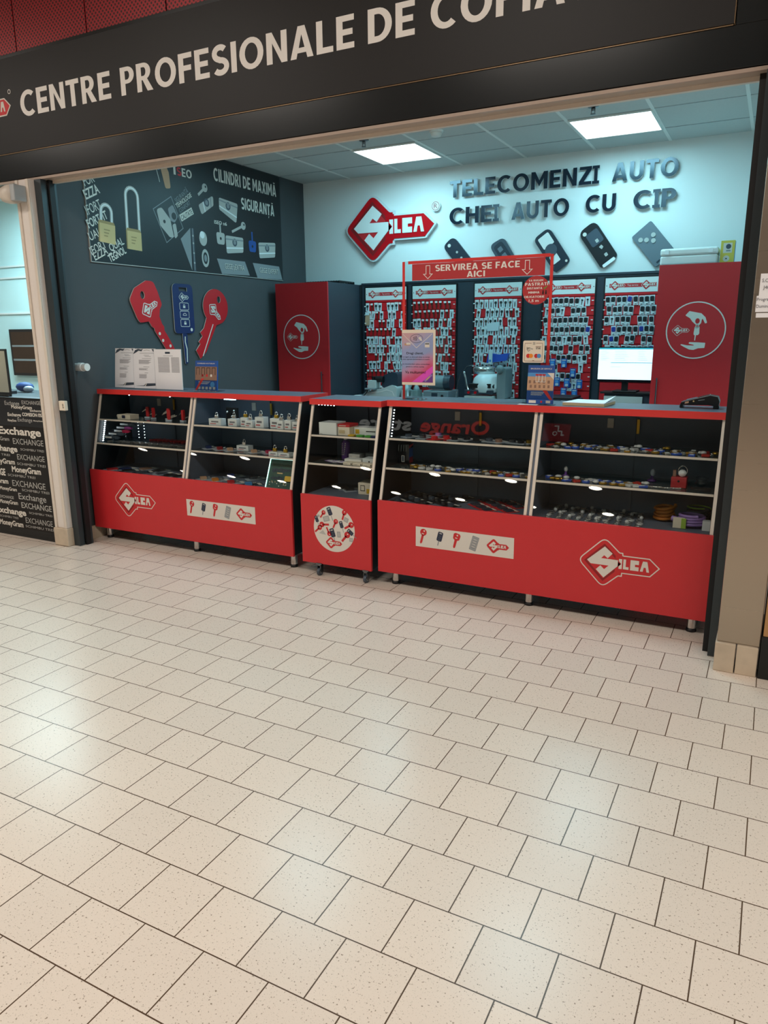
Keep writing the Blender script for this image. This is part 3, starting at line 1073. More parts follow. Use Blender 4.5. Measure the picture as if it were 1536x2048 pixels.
def cyl_pic(pts, key, kcol, body='lightgrey_print', slot=True):
    mb = MB(P)
    mb.flat(rounded(pts, .02), .0006, body)
    c = (sum(p[0] for p in pts) / 4, sum(p[1] for p in pts) / 4)
    mb.flat(circle(c[0], c[1] + .02, .034, 18), .0010, 'fob_slate'); mb.flat(circle(c[0], c[1] + .02, .02, 14), .0014, 'grey_print')
    mb.stroke([Vector(pts[3]) * .8 + Vector(pts[0]) * .2, Vector(pts[2]) * .8 + Vector(pts[1]) * .2], .012, .0012, 'grey_print')
    mb.stroke([Vector(pts[3]) * .3 + Vector(pts[0]) * .7, Vector(pts[2]) * .3 + Vector(pts[1]) * .7], .012, .0012, 'white_gloss')
    if key:
        mb.flat(rounded(xf([(-.05, -.05), (.05, -.05), (.06, .05), (-.06, .05)], key[0], key[1], 1, key[2]), .025), .0016, kcol)
        mb.flat(circle(key[0], key[1], .013, 10), .0020, 'black_print')
        a = key[2]; mb.stroke([(key[0] + .05 * math.sin(a) * -1, key[1] + .05 * -math.cos(a) * -1), (key[0] + .13 * math.cos(a - PI / 2 + PI), key[1] + .13 * math.sin(a - PI / 2 + PI))], .02, .0014, kcol)
    return mb.build('lock_cylinder_picture', t)
cyl_pic([(3.895, 2.60), (3.93, 2.525), (4.092, 2.62), (4.095, 2.705)], None, '')
cyl_pic([(4.168, 2.60), (4.40, 2.51), (4.433, 2.68), (4.17, 2.70)], None, '')
cyl_pic([(4.24, 2.235), (4.482, 2.262), (4.49, 2.392), (4.235, 2.39)], (4.165, 2.355, 0), 'lightgrey_print')
cyl_pic([(4.73, 2.232), (4.985, 2.26), (5.0, 2.398), (4.72, 2.375)], (4.625, 2.33, 0), 'blue_print')
mb = MB(P)
for a, b in (((3.90, 2.68), (3.99, 2.75)), ((4.33, 2.43), (4.50, 2.50))):
    mb.stroke([a, b], .022, .0006, 'lightgrey_print'); mb.flat(circle(b[0], b[1], .035, 16), .0008, 'lightgrey_print'); mb.flat(circle(b[0] + .01, b[1] + .01, .01, 10), .0012, 'black_print')
mb.build('key_picture', t)
for pts, s in (([(4.098, 2.180), (4.498, 2.183), (4.562, 2.063), (4.157, 2.052)], 'GEGE pEXTRA'), ([(4.617, 2.182), (5.047, 2.178), (5.095, 2.055), (4.683, 2.050)], 'GEGE EXPERT')):
    mb = MB(P); mb.flat(pts, .0006, 'grey_print'); mb.text(s, pts[0][0] + .10, pts[1][0] - .02, 2.098, .045, .0010, 'black_print', bold=.02); mb.text(s, pts[0][0] + .104, pts[1][0] - .016, 2.101, .045, .0014, 'white_print', bold=.0); mb.build('caption_plate', t)
mb = MB(P); mb.flat(rounded([(3.39, 2.90), (3.45, 2.91), (3.50, 2.72), (3.44, 2.70)], .01), .0006, 'black'); mb.stroke([(3.395, 2.895), (3.45, 2.71)], .008, .001, 'lightgrey_print'); mb.flat(rect(3.425, 2.80, 3.455, 2.83), .0012, 'blue_light')
mb.flat(rounded([(3.44, 2.91), (3.48, 2.93), (3.56, 2.80), (3.57, 2.68), (3.51, 2.67), (3.48, 2.78)], .02), .0014, 'tan_print'); mb.stroke(circle(3.31, 2.86, .035, 16), .012, .0008, 'grey_print', True); mb.build('hand_picture', t)

# ------------------------------------------------------------------ key cut-outs on the side wall
KW = LWX
key1 = rounded([(3.017, 1.79), (3.075, 1.878), (3.205, 1.942), (3.285, 1.940), (3.325, 1.865), (3.366, 1.762), (3.336, 1.722), (3.327, 1.665), (3.350, 1.61), (3.372, 1.585), (3.372, 1.555), (3.40, 1.52), (3.49, 1.385), (3.50, 1.33), (3.44, 1.32), (3.265, 1.552), (3.262, 1.572), (3.235, 1.585), (3.207, 1.626), (3.110, 1.615), (3.083, 1.65)],
               [.05, .05, .03, .05, .02, .03, .01, .01, 0, 0, 0, 0, .02, .02, .02, 0, 0, 0, .01, .03, .01])
t = thing('key_cutout', 'red cutout of a square-headed key with dots, left of the blue one', 'wall decoration', (KW, 3.25, 1.3))
MB(LEFT(KW)).prism(key1, .010, .018, 'red_acrylic', 'white_print', holes=[circle(3.158, 1.829, .024, 16, .030)]).build('plate', t)
logo(MB(LEFT(KW)), 3.228, 1.733, .20, .0185, math.radians(28), edge='white_print', dark=None, rim=.035).build('logo', t)
mb = MB(LEFT(KW))
for a, b in ((3.315, 1.530), (3.347, 1.475), (3.428, 1.43)):
    mb.flat(circle(a, b, .013, 14), .0186, 'white_print')
mb.build('dots', t)
t = thing('remote_cutout', 'navy blue cutout of a remote car key with three buttons', 'wall decoration', (KW, 3.61, 1.28))
MB(LEFT(KW)).prism(rrect(3.497, 1.531, 3.742, 1.937, [.035, .05, .05, .05]), .010, .018, 'navy', 'white_print', holes=[rect(3.575, 1.877, 3.675, 1.909)]).build('body', t)
MB(LEFT(KW)).prism(rounded([(3.586, 1.53), (3.645, 1.53), (3.64, 1.285), (3.60, 1.272)], .008), .010, .016, 'navy', 'white_print').stroke([(3.616, 1.505), (3.612, 1.46), (3.628, 1.40), (3.622, 1.29)], .012, .0165, 'white_print').build('blade', t)
mb = MB(LEFT(KW)); logo(mb, 3.628, 1.829, .105, .0185, 0, edge='navy', red='navy', dark=None, rim=.03); mb.stroke(xf(LG_OUT, 3.628, 1.829, .115), .004, .019, 'white_print', True); mb.build('logo', t)
for zz in (1.755, 1.687, 1.618):
    mb = MB(LEFT(KW)); mb.stroke(rrect(3.572, zz - .03, 3.680, zz + .028, .012), .004, .0188, 'white_print', True)
    if zz < 1.65 or zz > 1.7:
        mb.flat(rect(3.613, zz - .014, 3.640, zz + .004), .0188, 'white_print'); mb.stroke([(3.618, zz + .003), (3.618, zz + .013), (3.634, zz + .013), (3.634, zz + .006)], .004, .0188, 'white_print')
    else:
        mb.stroke(rounded([(3.604, zz - .006), (3.61, zz + .004), (3.62, zz + .010), (3.636, zz + .010), (3.65, zz - .002), (3.646, zz - .008)], .003), .004, .0188, 'white_print', True)
    mb.build('button', t)
MB(LEFT(KW)).flat(circle(3.700, 1.562, .014, 14), .0188, 'white_print').build('dot', t)
head = [(4.035 + .168 * math.cos(a), 1.760 + .155 * math.sin(a)) for a in [math.radians(x) for x in range(-62, 228, 10)]]
key2 = head + [(3.885, 1.625), (3.86, 1.575), (3.81, 1.54), (3.835, 1.505), (3.782, 1.46), (3.80, 1.44), (3.742, 1.385), (3.79, 1.312), (3.875, 1.37), (4.03, 1.60)]
t = thing('key_cutout', 'red cutout of a round-headed key with white groove, right of the blue one', 'wall decoration', (KW, 3.97, 1.31))
MB(LEFT(KW)).prism(key2, .010, .018, 'red_acrylic', 'white_print', holes=[circle(4.082, 1.825, .024, 16, .030)]).build('plate', t)
logo(MB(LEFT(KW)), 4.022, 1.715, .19, .0185, math.radians(-42), edge='white_print', dark=None, rim=.035).build('logo', t)
MB(LEFT(KW)).stroke([(3.985, 1.61), (3.825, 1.335)], .010, .0186, 'white_print').build('groove_line', t)

# ------------------------------------------------------------------ back wall: logo, letters, remote cutouts
t = thing('logo_sign', 'large red key-shaped logo mounted on the white back wall', 'logo sign', (-1.57, BWY, 2.23))
X = lambda p: xf(p, -1.572, 2.532, 1.0)
MB(BACK(BWY)).prism(X(LG_OUT), .008, .040, 'logo_edge').build('base_plate', t)
mb = MB(BACK(BWY)); mb.prism(X(inset(LG_OUT, .017)), .040, .046, 'red_glossy'); mb.build('red_plate', t)
mb = MB(BACK(BWY)); mb.flat(X(inset(LG_DIA, .060)), .0466, 'red_dark_print'); mb.flat(X(inset(LG_DIA, .090)), .0472, 'red_print'); mb.flat(X(rect(-.045, -.12, .05, .12)), .0472, 'red_glossy'); mb.build('bevel_band', t)
mb = MB(BACK(BWY))
for p in (LG_S, LG_I, LG_L, LG_C, LG_A):
    mb.prism(X(p), .047, .052, 'white_plain')
mb.build('lettering', t)
MB(BACK(BWY)).prism(circle(-1.087, 2.692, .046, 26), .008, .030, 'white_plain').build('registered_mark', t, label='round white registered trade mark disc')
mb = MB(BACK(BWY)); mb.stroke(circle(-1.087, 2.692, .037, 24), .005, .0306, 'red_dark_print', True); mb.text('R', -1.105, -1.068, 2.672, .042, .0306, 'red_dark_print'); mb.build('mark_letter', t)

def wall_word(s, x0, x1, z0, h, desc):
    """every letter of a mounted word is a piece of its own"""
    lay, W = block_layout(s)
    kx = (x1 - x0) / W
    for i, (chx, g, gx_, gw) in enumerate(lay):
        xr = x0 + (gx_ + gw) * kx
        mbx = MB(BACK(BWY))
        if chx == 'I':   # the letters I carry serifs
            xm = x0 + (gx_ + gw / 2) * kx
            e = .030
            pl = [(xm - e, z0), (xm + e, z0), (xm + e, z0 + .024), (xm + .014, z0 + .024), (xm + .014, z0 + h - .024), (xm + e, z0 + h - .024), (xm + e, z0 + h), (xm - e, z0 + h), (xm - e, z0 + h - .024), (xm - .014, z0 + h - .024), (xm - .014, z0 + .024), (xm - e, z0 + .024)]
            mbx.prism(pl, .020, .034, 'letter_dark', 'logo_edge')
        else:
            for outer, holes in g:
                q = lambda l: [(x0 + (gx_ + p[0]) * kx, z0 + p[1] * h) for p in l]
                mbx.prism(q(outer), .020, .034, 'letter_dark', 'logo_edge', [q(hh) for hh in holes])
        o = mbx.build('wall_letter', loc=(xr, BWY, z0))
        n_same = s[:i].count(chx)
        which = '' if s.count(chx) == 1 else (ORD[n_same] + ' ')
        tag(o, 'raised dark letter %s%s in %s' % (chx, (', the %s%s' % (which, chx)) if which else '', desc), 'letter', 'raised letters on the back wall')
wall_word('TELECOMENZI', -.942, .424, 2.750, .145, 'the word TELECOMENZI')
wall_word('AUTO', .544, 1.072, 2.752, .145, 'the word AUTO in the top line')
wall_word('CHEI', -.942, -.462, 2.512, .145, 'the word CHEI')
wall_word('AUTO', -.333, .190, 2.512, .145, 'the word AUTO in the lower line')
wall_word('CU', .333, .588, 2.520, .140, 'the word CU')
wall_word('CIP', .731, 1.070, 2.517, .145, 'the word CIP')

def fob(label, outline, body, top, right, parts):
    """a remote key cut-out; local frame: u along the body, v across"""
    a = Vector(top); b = Vector(right)
    t = thing('key_fob_cutout', label, 'wall decoration', (a.x, BWY, a.y), 'car remote cutouts on the back wall')
    u = b - a
    M = BACK(BWY) @ Matrix.Translation((a.x, a.y, 0)) @ Matrix.Rotation(math.atan2(u.y, u.x), 4, 'Z')
    MB(M).prism(outline, .006, .026, body, 'fob_slate').build('shell', t, bevel=.004)
    for nm, mm, pl, d0, d1 in parts:
        MB(M).prism(pl, d0, d1, mm).build(nm, t)
def dots(c, r):
    return circle(c[0], c[1], r, 16)
fob('dark flip key remote cutout with three round buttons, first from the left', rrect(-.19, -.075, .17, .065, [.05, .03, .04, .06]), 'fob_dark', (-.83, 2.225), (-.71, 2.085),
    [('hub', 'white_print', dots((-.15, -.02), .016), .026, .030)] + [('button', 'lightgrey_print', dots((x, 0), .011), .026, .029) for x in (-.05, .02, .09)])
fob('bluish rounded remote cutout with recessed keypad, second from the left', rounded([(-.16, -.065), (.15, -.085), (.17, .06), (-.13, .085)], .05), 'fob_slate', (-.395, 2.215), (-.29, 2.075),
    [('keypad', 'fob_dark', rrect(-.12, -.045, .12, .05, .03), .026, .030)] + [('button', 'fob_grey', rrect(x - .022, -.02, x + .022, .022, .006), .030, .033) for x in (-.06, .01, .08)])
fob('open frame remote cutout with white window, behind the acrylic screen edge', rrect(-.19, -.085, .175, .085, [.05, .03, .04, .06]), 'fob_dark', (.055, 2.225), (.15, 2.09),
    [('window', 'white_plain', rrect(-.16, -.055, -.05, .055, .012), .026, .028), ('window', 'white_plain', rrect(.03, -.055, .11, .02, .01), .026, .028), ('hub', 'fob_slate', dots((-.01, -.005), .055), .026, .034), ('screw', 'white_print', dots((.15, .055), .011), .026, .030)])
fob('black flip key remote cutout with lock symbols and chrome ring, fourth from the left', rrect(-.205, -.095, .165, .075, [.06, .02, .03, .06]), 'black_print', (.475, 2.245), (.575, 2.105),
    [('hub', 'white_print', dots((-.16, -.055), .017), .026, .031), ('keypad', 'fob_slate', rrect(-.145, -.06, -.02, .055, .02), .026, .029), ('button', 'lightgrey_print', rrect(-.065, -.012, -.035, .014, .004), .029, .031), ('button', 'lightgrey_print', rounded([(.005, -.015), (.035, -.005), (.025, .018), (.0, .012)], .003), .026, .029), ('button', 'lightgrey_print', rrect(.08, -.012, .108, .014, .004), .026, .029), ('key_ring', 'white_gloss', rrect(.150, -.075, .178, .045, .012), .010, .028)])
fob('grey card shaped remote cutout with four buttons, rightmost of the row', rrect(-.165, -.098, .165, .098, .018), 'fob_grey', (.915, 2.232), (1.01, 2.12),
    [('button', 'lightgrey_print', dots(c, .019), .026, .032) for c in ((-.095, -.055), (-.062, -.020), (-.058, .045), (-.020, .018))] + [('blade_slot', 'fob_dark', rrect(.135, -.07, .150, .06, .003), .026, .028)])
# ------------------------------------------------------------------ red cabinets
def emblem(mb, cx, cz, r, d):
    """a hand passing a key to an open hand; units of the disc radius"""
    q = lambda pts: [(cx + r * (x - 575) / 305, cz + r * (1080 - y) / 305) for x, y in pts]
    mb.flat(q(rounded([(455, 915), (495, 868), (560, 882), (622, 895), (668, 938), (690, 1000), (668, 1006), (640, 952), (632, 965), (628, 1000), (602, 1034), (578, 1024), (535, 985), (505, 945)], 8)), d, 'white_print', holes=[q(circle(588, 978, 24, 14, 30))])
    mb.flat(q(rounded([(425, 1238), (440, 1233), (500, 1246), (572, 1248), (570, 1240), (515, 1226), (520, 1210), (600, 1212), (690, 1218), (685, 1275), (620, 1278), (570, 1297), (525, 1292), (470, 1264)], 6)), d, 'white_print')
    mb.flat(q(rounded([(565, 1040), (615, 1040), (618, 1115), (605, 1133), (562, 1133), (558, 1112)], 8)), d, 'white_print')
    mb.flat(q([(572, 1133), (586, 1133), (580, 1192), (572, 1192)]), d, 'white_print')
    mb.stroke(q(circle(590, 1036, 16, 14)), r * .02, d, 'white_print', True)
    logo(mb, cx - r * .51, cz + r * .0, r * .62, d, edge='white_print', red='red_print', dark=None, rim=.02)


def cabinet(x0, x1, yf, yb, zt, handle_x, label, case_col='dark_panel'):
    t = thing('storage_cabinet', label, 'cabinet', ((x0 + x1) / 2, yf, 0), 'tall red storage cabinets')
    MB().box(x0, x1, yf + .020, yb, .06, zt, case_col).box(x0 + .02, x1 - .02, yf + .06, yb, 0, .06, 'black').build('body', t, bevel=.001)
    d = MB().box(x0, x1, yf, yf + .019, .07, zt, 'red_cabinet').build('door', t, bevel=.0012)
    hb = MB().cyl((handle_x, yf - .028, .93), (handle_x, yf - .028, 1.16), .006, 'steel_dark', n=10)
    for z in (.96, 1.13):
        hb.cyl((handle_x, yf - .028, z), (handle_x, yf, z), .004, 'steel_dark', n=8)
    h = hb.build('handle', t); h.parent = d
    return t, d


t, d = cabinet(-2.505, -1.905, 4.85, 5.49, 1.998, -1.980, 'tall red cabinet in the corner beside the grey side wall')
mb = MB(BACK(4.85)); mb.prism(circle(-2.213, 1.490, .212, 48), .001, .004, 'red_cabinet'); mb.flat(circle(-2.213, 1.490, .212, 48), .0042, 'white_print'); mb.flat(circle(-2.213, 1.490, .203, 48), .0046, 'red_print'); emblem(mb, -2.213, 1.490, .205, .005)
e = mb.build('emblem', t, label='round white-rimmed emblem of two hands and a key'); e.parent = d
t, d = cabinet(1.073, 1.69, 4.85, 5.49, 2.005, 1.120, 'tall red cabinet beside the monitor, below the white case')
mb = MB(BACK(4.85)); mb.prism(circle(1.368, 1.520, .212, 48), .001, .004, 'red_cabinet'); mb.flat(circle(1.368, 1.520, .212, 48), .0042, 'white_print'); mb.flat(circle(1.368, 1.520, .203, 48), .0046, 'red_print'); emblem(mb, 1.368, 1.520, .205, .005)
e = mb.build('emblem', t, label='round white-rimmed emblem of two hands and a key'); e.parent = d
# on top of the cabinets
t = thing('storage_case', 'long white lidded case on top of the right red cabinet', 'case', (1.265, 5.05, 2.005))
MB().box(1.062, 1.468, 4.93, 5.22, 2.006, 2.075, 'white_plain').build('box', t, bevel=.012)
MB().box(1.060, 1.470, 4.928, 5.222, 2.076, 2.128, 'white_plain').build('lid', t, bevel=.014)
for x in (1.11, 1.42):
    MB().box(x - .015, x + .015, 4.921, 4.928, 2.085, 2.120, 'white_gloss').build('clip', t, bevel=.002)
t = thing('camera_box', 'yellow and white printed box standing on the right red cabinet', 'box', (1.53, 5.0, 2.005))
MB().box(1.482, 1.578, 4.97, 5.07, 2.006, 2.168, 'yellow').build('carton', t, bevel=.001)
mb = MB(BACK(4.97)); mb.flat(rect(1.50, 2.08, 1.56, 2.15), .0006, 'white_print'); mb.flat(circle(1.535, 2.125, .018), .001, 'fob_slate'); mb.flat(rect(1.52, 2.09, 1.55, 2.10), .001, 'grey_print'); mb.flat(circle(1.525, 2.04, .022), .0006, 'white_print'); mb.flat(circle(1.525, 2.04, .005), .001, 'black'); mb.build('print', t)
mb = MB(LEFT(1.578)); mb.flat(rect(5.0, 2.01, 5.07, 2.165), .0006, 'blue_light'); mb.stroke([(4.985, 2.02), (4.985, 2.15)], .012, .0006, 'fob_slate'); mb.build('side_print', t)
t = thing('wire_rack', 'low dark wire rack lying on top of the left red cabinet', 'rack', (-2.1, 5.2, 1.998))
mb = MB()
for k in range(14):
    mb.box(-2.32 + .03 * k, -2.312 + .03 * k, 5.1, 5.4, 2.016, 2.024, 'black')
mb.box(-2.33, -1.92, 5.1, 5.108, 1.999, 2.016, 'black').box(-2.33, -1.92, 5.39, 5.4, 1.999, 2.016, 'black'); mb.build('rack', t)

# ------------------------------------------------------------------ display wall with five key boards
t = thing('display_wall', 'dark panelled backing behind the five key boards', 'wall panel', (-.4, 5.52, .88))
MB().box(-1.895, 1.06, 5.505, 5.548, .70, 2.012, 'dark_panel').build('panel', t)
MB().box(-1.897, 1.06, 5.498, 5.505, 1.995, 2.014, 'dark_panel').box(-1.900, -1.888, 5.47, 5.505, .90, 2.0, 'steel_dark').build('edge', t)
t = thing('work_bench', 'grey workbench along the back wall under the key boards', 'bench', (-.4, 5.2, 0))
MB().box(-1.885, 1.055, 4.93, 5.495, .872, .90, 'bench_grey').build('worktop', t, bevel=.002)
MB().box(-1.87, 1.04, 4.97, 5.49, .08, .870, 'dark_panel').build('cupboard', t)
BOARDS = [(-1.842, 'leftmost'), (-1.313, 'second'), (-.662, 'middle'), (0.0, 'fourth'), (.548, 'rightmost')]
for x0, nm in BOARDS:
    x1 = x0 + .46
    t = thing('key_board', {'leftmost': 'red slatted key board at the far left, beside the red cabinet', 'second': 'red slatted key board second from the left, behind the purple poster',
                            'middle': 'red slatted key board in the middle, behind the silver key machine', 'fourth': 'red slatted key board fourth from the left, behind the blue brochures',
                            'rightmost': 'red slatted key board at the right, behind the monitor'}[nm], 'key board', (x0 + .23, 5.5, .93), 'red key boards on the back wall')
    mb = MB(BACK(5.505))
    mb.prism(rect(x0 - .012, .90, x1 + .012, 1.978), .0, .016, 'black', holes=[rect(x0, .91, x1, 1.968)]); mb.build('frame', t)
    mb = MB()
    z = .91
    while z < 1.83:
        mb.box(x0, x1, 5.491, 5.502, z + .003, z + .0795, 'red_board'); z += .083
    mb.box(x0, x1, 5.502, 5.505, .91, 1.84, 'red_dark_print'); mb.build('slat_panel', t)
    h = MB().box(x0, x1, 5.488, 5.504, 1.845, 1.966, 'white_plain').build('header', t)
    mb = MB(BACK(5.488)); cz = 1.903
    mb.flat(rect(x0 + .035, cz - .017, x1 - .035, cz + .017), .0006, 'red_print'); mb.text('Top service', x0 + .185, x0 + .275, cz - .007, .016, .0012, 'white_print')
    logo(mb, x0 + .105, cz, .13, .001, edge='white_print', dark=None, rim=.02); logo(mb, x0 + .365, cz, .13, .001, edge='white_print', dark=None, rim=.02)
    for x in (x0 + .012, x1 - .012):
        mb.flat(circle(x, cz, .004, 10), .0006, 'black')
    p = mb.build('header_print', t); p.parent = h


# ------------------------------------------------------------------ keys hanging on the boards
def key_proto(kind):
    """a carded key: local frame x right, z up, hanging point at 0,0,0, front at -y"""
    M = BACK(0)
    if kind == 'bare':
        r = MB(M).prism(rect(-.013, -.014, .013, .004), .020, .022, 'tag_white').build('key_blank')
        MB(M).prism(circle(0, -.023, .012, 12), .012, .0145, 'key_brown').prism(rect(-.0045, -.068, .0035, -.030), .012, .0145, 'key_brown').build('key', r)
    else:
        r = MB(M).prism([(-.020, -.075), (.020, -.075), (.020, .004), (-.020, .004)], .006, .0085, 'sleeve').prism(rect(-.019, -.010, .019, .007), .0085, .0105, 'tag_white').build('key_blank')
        if kind in ('steel', 'brown'):
            mm = 'key_steel' if kind == 'steel' else 'key_brown'
            MB(M).prism(circle(0, -.025, .0125, 12), .0086, .0115, mm).prism(rect(-.0048, -.064, .0035, -.032), .0086, .0110, mm).build('key', r)
        elif kind == 'plain':
            MB(M).prism(rect(-.004, -.062, .004, -.020), .0086, .010, 'steel_dark').build('key', r)
    return r


def remote_proto(kind):
    M = BACK(0)
    r = MB(M).prism(rect(-.021, -.076, .021, .004), .006, .0085, 'sleeve').build('car_key_blank')
    col = {'black': 'key_black', 'blue': 'key_blue', 'slim': 'key_black'}[kind]
    if kind == 'slim':
        MB(M).prism(circle(0, -.020, .010, 12, .006), .0086, .014, col).prism(rect(-.003, -.060, .003, -.026), .0086, .011, 'steel_dark').build('key', r)
    else:
        MB(M).prism(rrect(-.0165, -.046, .0165, -.005, .010, 4), .0086, .0165, col).prism(rect(-.003, -.068, .003, -.044), .0086, .011, 'steel_dark').build('key', r)
        MB(M).prism(rect(-.012, -.062, .012, -.050), .0165, .0175, 'tag_white').build('price_tag', r)
    return r


KP = {k: key_proto(k) for k in ('bare', 'steel', 'brown', 'plain')}
RP = {k: remote_proto(k) for k in ('black', 'blue', 'slim')}
used = set()
rng = random.Random(11)
KIND_WORD = {'bare': 'bare brown key blank', 'steel': 'grey key in white sleeve', 'brown': 'brown key in white sleeve', 'plain': 'thin key in white sleeve',
             'black': 'black car key in sleeve', 'blue': 'blue car key in sleeve', 'slim': 'slim car key in sleeve'}


def hang(pool, kind, x, z, row, col, board, group):
    lb = '%s, %s across, row %s down, %s' % (KIND_WORD[kind], ORD[col], ORD[row], {'leftmost': 'leftmost key board', 'second': 'second key board', 'middle': 'middle key board', 'fourth': 'fourth key board', 'rightmost': 'rightmost key board'}[board])
    src = pool[kind]
    tilt = rng.gauss(0, .06)
    loc = (x, 5.491, z)
    if id(src) not in used:
        used.add(id(src)); o = src; o.location = loc; o.rotation_euler = (0, tilt, 0)
    else:
        o = copy_thing(src, loc, (0, tilt, 0))
    tag(o, lb, 'car key' if pool is RP else 'key', group)
    return o


PITCH_Z, PITCH_X = .083, .0465
nrow = {'leftmost': 11, 'second': 10, 'middle': 11, 'fourth': 10, 'rightmost': 7}
for x0, nm in BOARDS:
    for r in range(nrow[nm]):
        off = .028 + (.018 if r % 2 else .0)
        c = -1
        bare_row = rng.random()
        for k in range(9):
            x = x0 + off + PITCH_X * k + rng.gauss(0, .002)
            z = 1.812 - PITCH_Z * r + rng.gauss(0, .002)
            u = rng.random()
            if nm in ('fourth', 'rightmost'):
                if nm == 'fourth' and r >= 7 and u < .55:
                    continue
                if nm == 'rightmost' and r == 4 and k in (3, 6):
                    continue
                if u < .06:
                    continue
                kind = 'blue' if u > .955 else ('slim' if u > .83 else 'black')
                c += 1
                hang(RP, kind, x, z, r, c, nm, 'car keys hanging on the red boards')
            else:
                pb = {'leftmost': .22, 'second': .55, 'middle': .10}[nm]
                if (nm == 'leftmost' and r in (3, 8)) or (nm == 'second' and r in (0, 2)):
                    pb = .72
                if nm == 'middle' and r >= 8:
                    pb = .4
                    if k < 5 and r >= 7:
                        continue
                if u < .04:
                    continue
                kind = 'bare' if u < pb else rng.choice(['steel', 'steel', 'brown', 'plain'])
                c += 1
                hang(KP, kind, x, z, r, c, nm, 'key blanks hanging on the red boards')
# white hook ends along both board edges
for x0, nm in BOARDS:
    t = [o for o in bpy.data.objects if o.name.startswith('key_board') and o.get('label') and abs(OFF[o.name].x - (x0 + .23)) < .01][0]
    n = 0
    first = None
    for r in range(nrow[nm]):
        for x in (x0 + .006, x0 + .452):
            z = 1.785 - PITCH_Z * r
            if first is None:
                mbx = MB(BACK(5.491)); mbx.prism(rect(x - .009, z - .004, x + .009, z + .004), .026, .028, 'tag_white'); mbx.cyl((x, z, 0), (x, z, .026), .0015, 'steel_dark', n=6)
                first = mbx.build('hook', t); f0 = (x, z)
            else:
                h = first.copy(); COL.objects.link(h); h.location = (x - f0[0], 0, z - f0[1])
# blue blister packs low on the fourth board, plus a white and blue pack on others
bp = None
for i, (x, z, w) in enumerate([(.12, 1.245, .05), (.225, 1.245, .05), (.31, 1.16, .055), (.17, 1.075, .055), (.26, 1.07, .045), (.375, 1.06, .055), (.10, .985, .045), (.235, .985, .055), (.335, .975, .05)]):
    lb = 'small blue blister pack low on the fourth key board, %s from the top left' % ORD[i]
    if bp is None:
        bp = thing('blister_pack', lb, 'package', (x, 5.46, z), 'blue packs on the fourth key board')
        M = BACK(5.466)
        MB(M).prism(rrect(x - .026, z - .045, x + .026, z + .035, .006), 0, .004, 'blue_pack').build('card', bp)
        mb = MB(M); mb.flat(rect(x - .018, z - .01, x + .012, z + .012), .005, 'blue_light'); mb.flat(rect(x - .018, z + .018, x + .018, z + .026), .005, 'white_print'); mb.build('print', bp)
        MB(M).prism(rrect(x - .014, z - .038, x + .014, z - .014, .006), .004, .012, 'blister').build('blister', bp)
    else:
        copy_thing(bp, (x, 5.46 - .002 * i, z), label=lb)
o = MB(BACK(5.478)).prism([(-.525, 1.53), (-.413, 1.532), (-.408, 1.615), (-.528, 1.60)], 0, .003, 'sleeve').build('paper_note', loc=(-.47, 5.475, 1.53))
tag(o, 'blank pale note hanging over the keys of the middle board', 'note')
o = MB(BACK(5.478)).prism([(-1.845, 1.60), (-1.795, 1.60), (-1.79, 1.72), (-1.84, 1.72)], 0, .006, 'tan_print').prism(rect(-1.84, 1.70, -1.795, 1.73), .006, .008, 'sleeve').build('paper_note', loc=(-1.82, 5.475, 1.60))
tag(o, 'pinkish card hanging at the left edge of the leftmost key board', 'note')

# ------------------------------------------------------------------ machines and office things on the bench
BZ = .90
t = thing('key_machine', 'pale key cutting machine with dark rounded hood at the left', 'key machine', (-1.45, 5.2, BZ), 'key cutting machines on the bench')
mb = MB(BACK(5.05)); mb.prism(rounded([(-1.64, BZ + .006), (-1.275, BZ + .006), (-1.275, 1.02), (-1.34, 1.03), (-1.42, 1.0), (-1.52, .985), (-1.60, .96)], .03), -.32, 0, 'machine_grey'); mb.build('base', t, bevel=.006)
mb = MB(BACK(5.08)); mb.prism(rounded([(-1.46, 1.0), (-1.28, 1.0), (-1.28, 1.15), (-1.36, 1.15), (-1.44, 1.115)], .04), -.22, 0, 'machine_dark'); mb.build('hood', t, bevel=.012)
MB().box(-1.575, -1.485, 5.02, 5.10, 1.0, 1.075, 'machine_grey').box(-1.60, -1.49, 5.0, 5.11, .985, 1.0, 'machine_mid').cyl((-1.53, 5.06, 1.07), (-1.53, 5.06, 1.11), .018, 'black').build('clamp', t, bevel=.003)
MB().cyl((-1.50, 5.06, 1.085), (-1.42, 5.06, 1.085), .03, 'black').build('motor', t)
MB().tube([(-1.57, 5.02, .99), (-1.585, 5.0, .96), (-1.605, 4.985, .93)], .012, 'black').build('lever', t)
MB(BACK(5.049)).stroke([(-1.55, .955), (-1.45, .965), (-1.38, .985), (-1.32, .97), (-1.30, .93)], .006, .001, 'white_plain').build('stripe', t)
MB().box(-1.625, -1.38, 5.0, 5.045, BZ + .001, BZ + .012, 'black').build('tray', t)

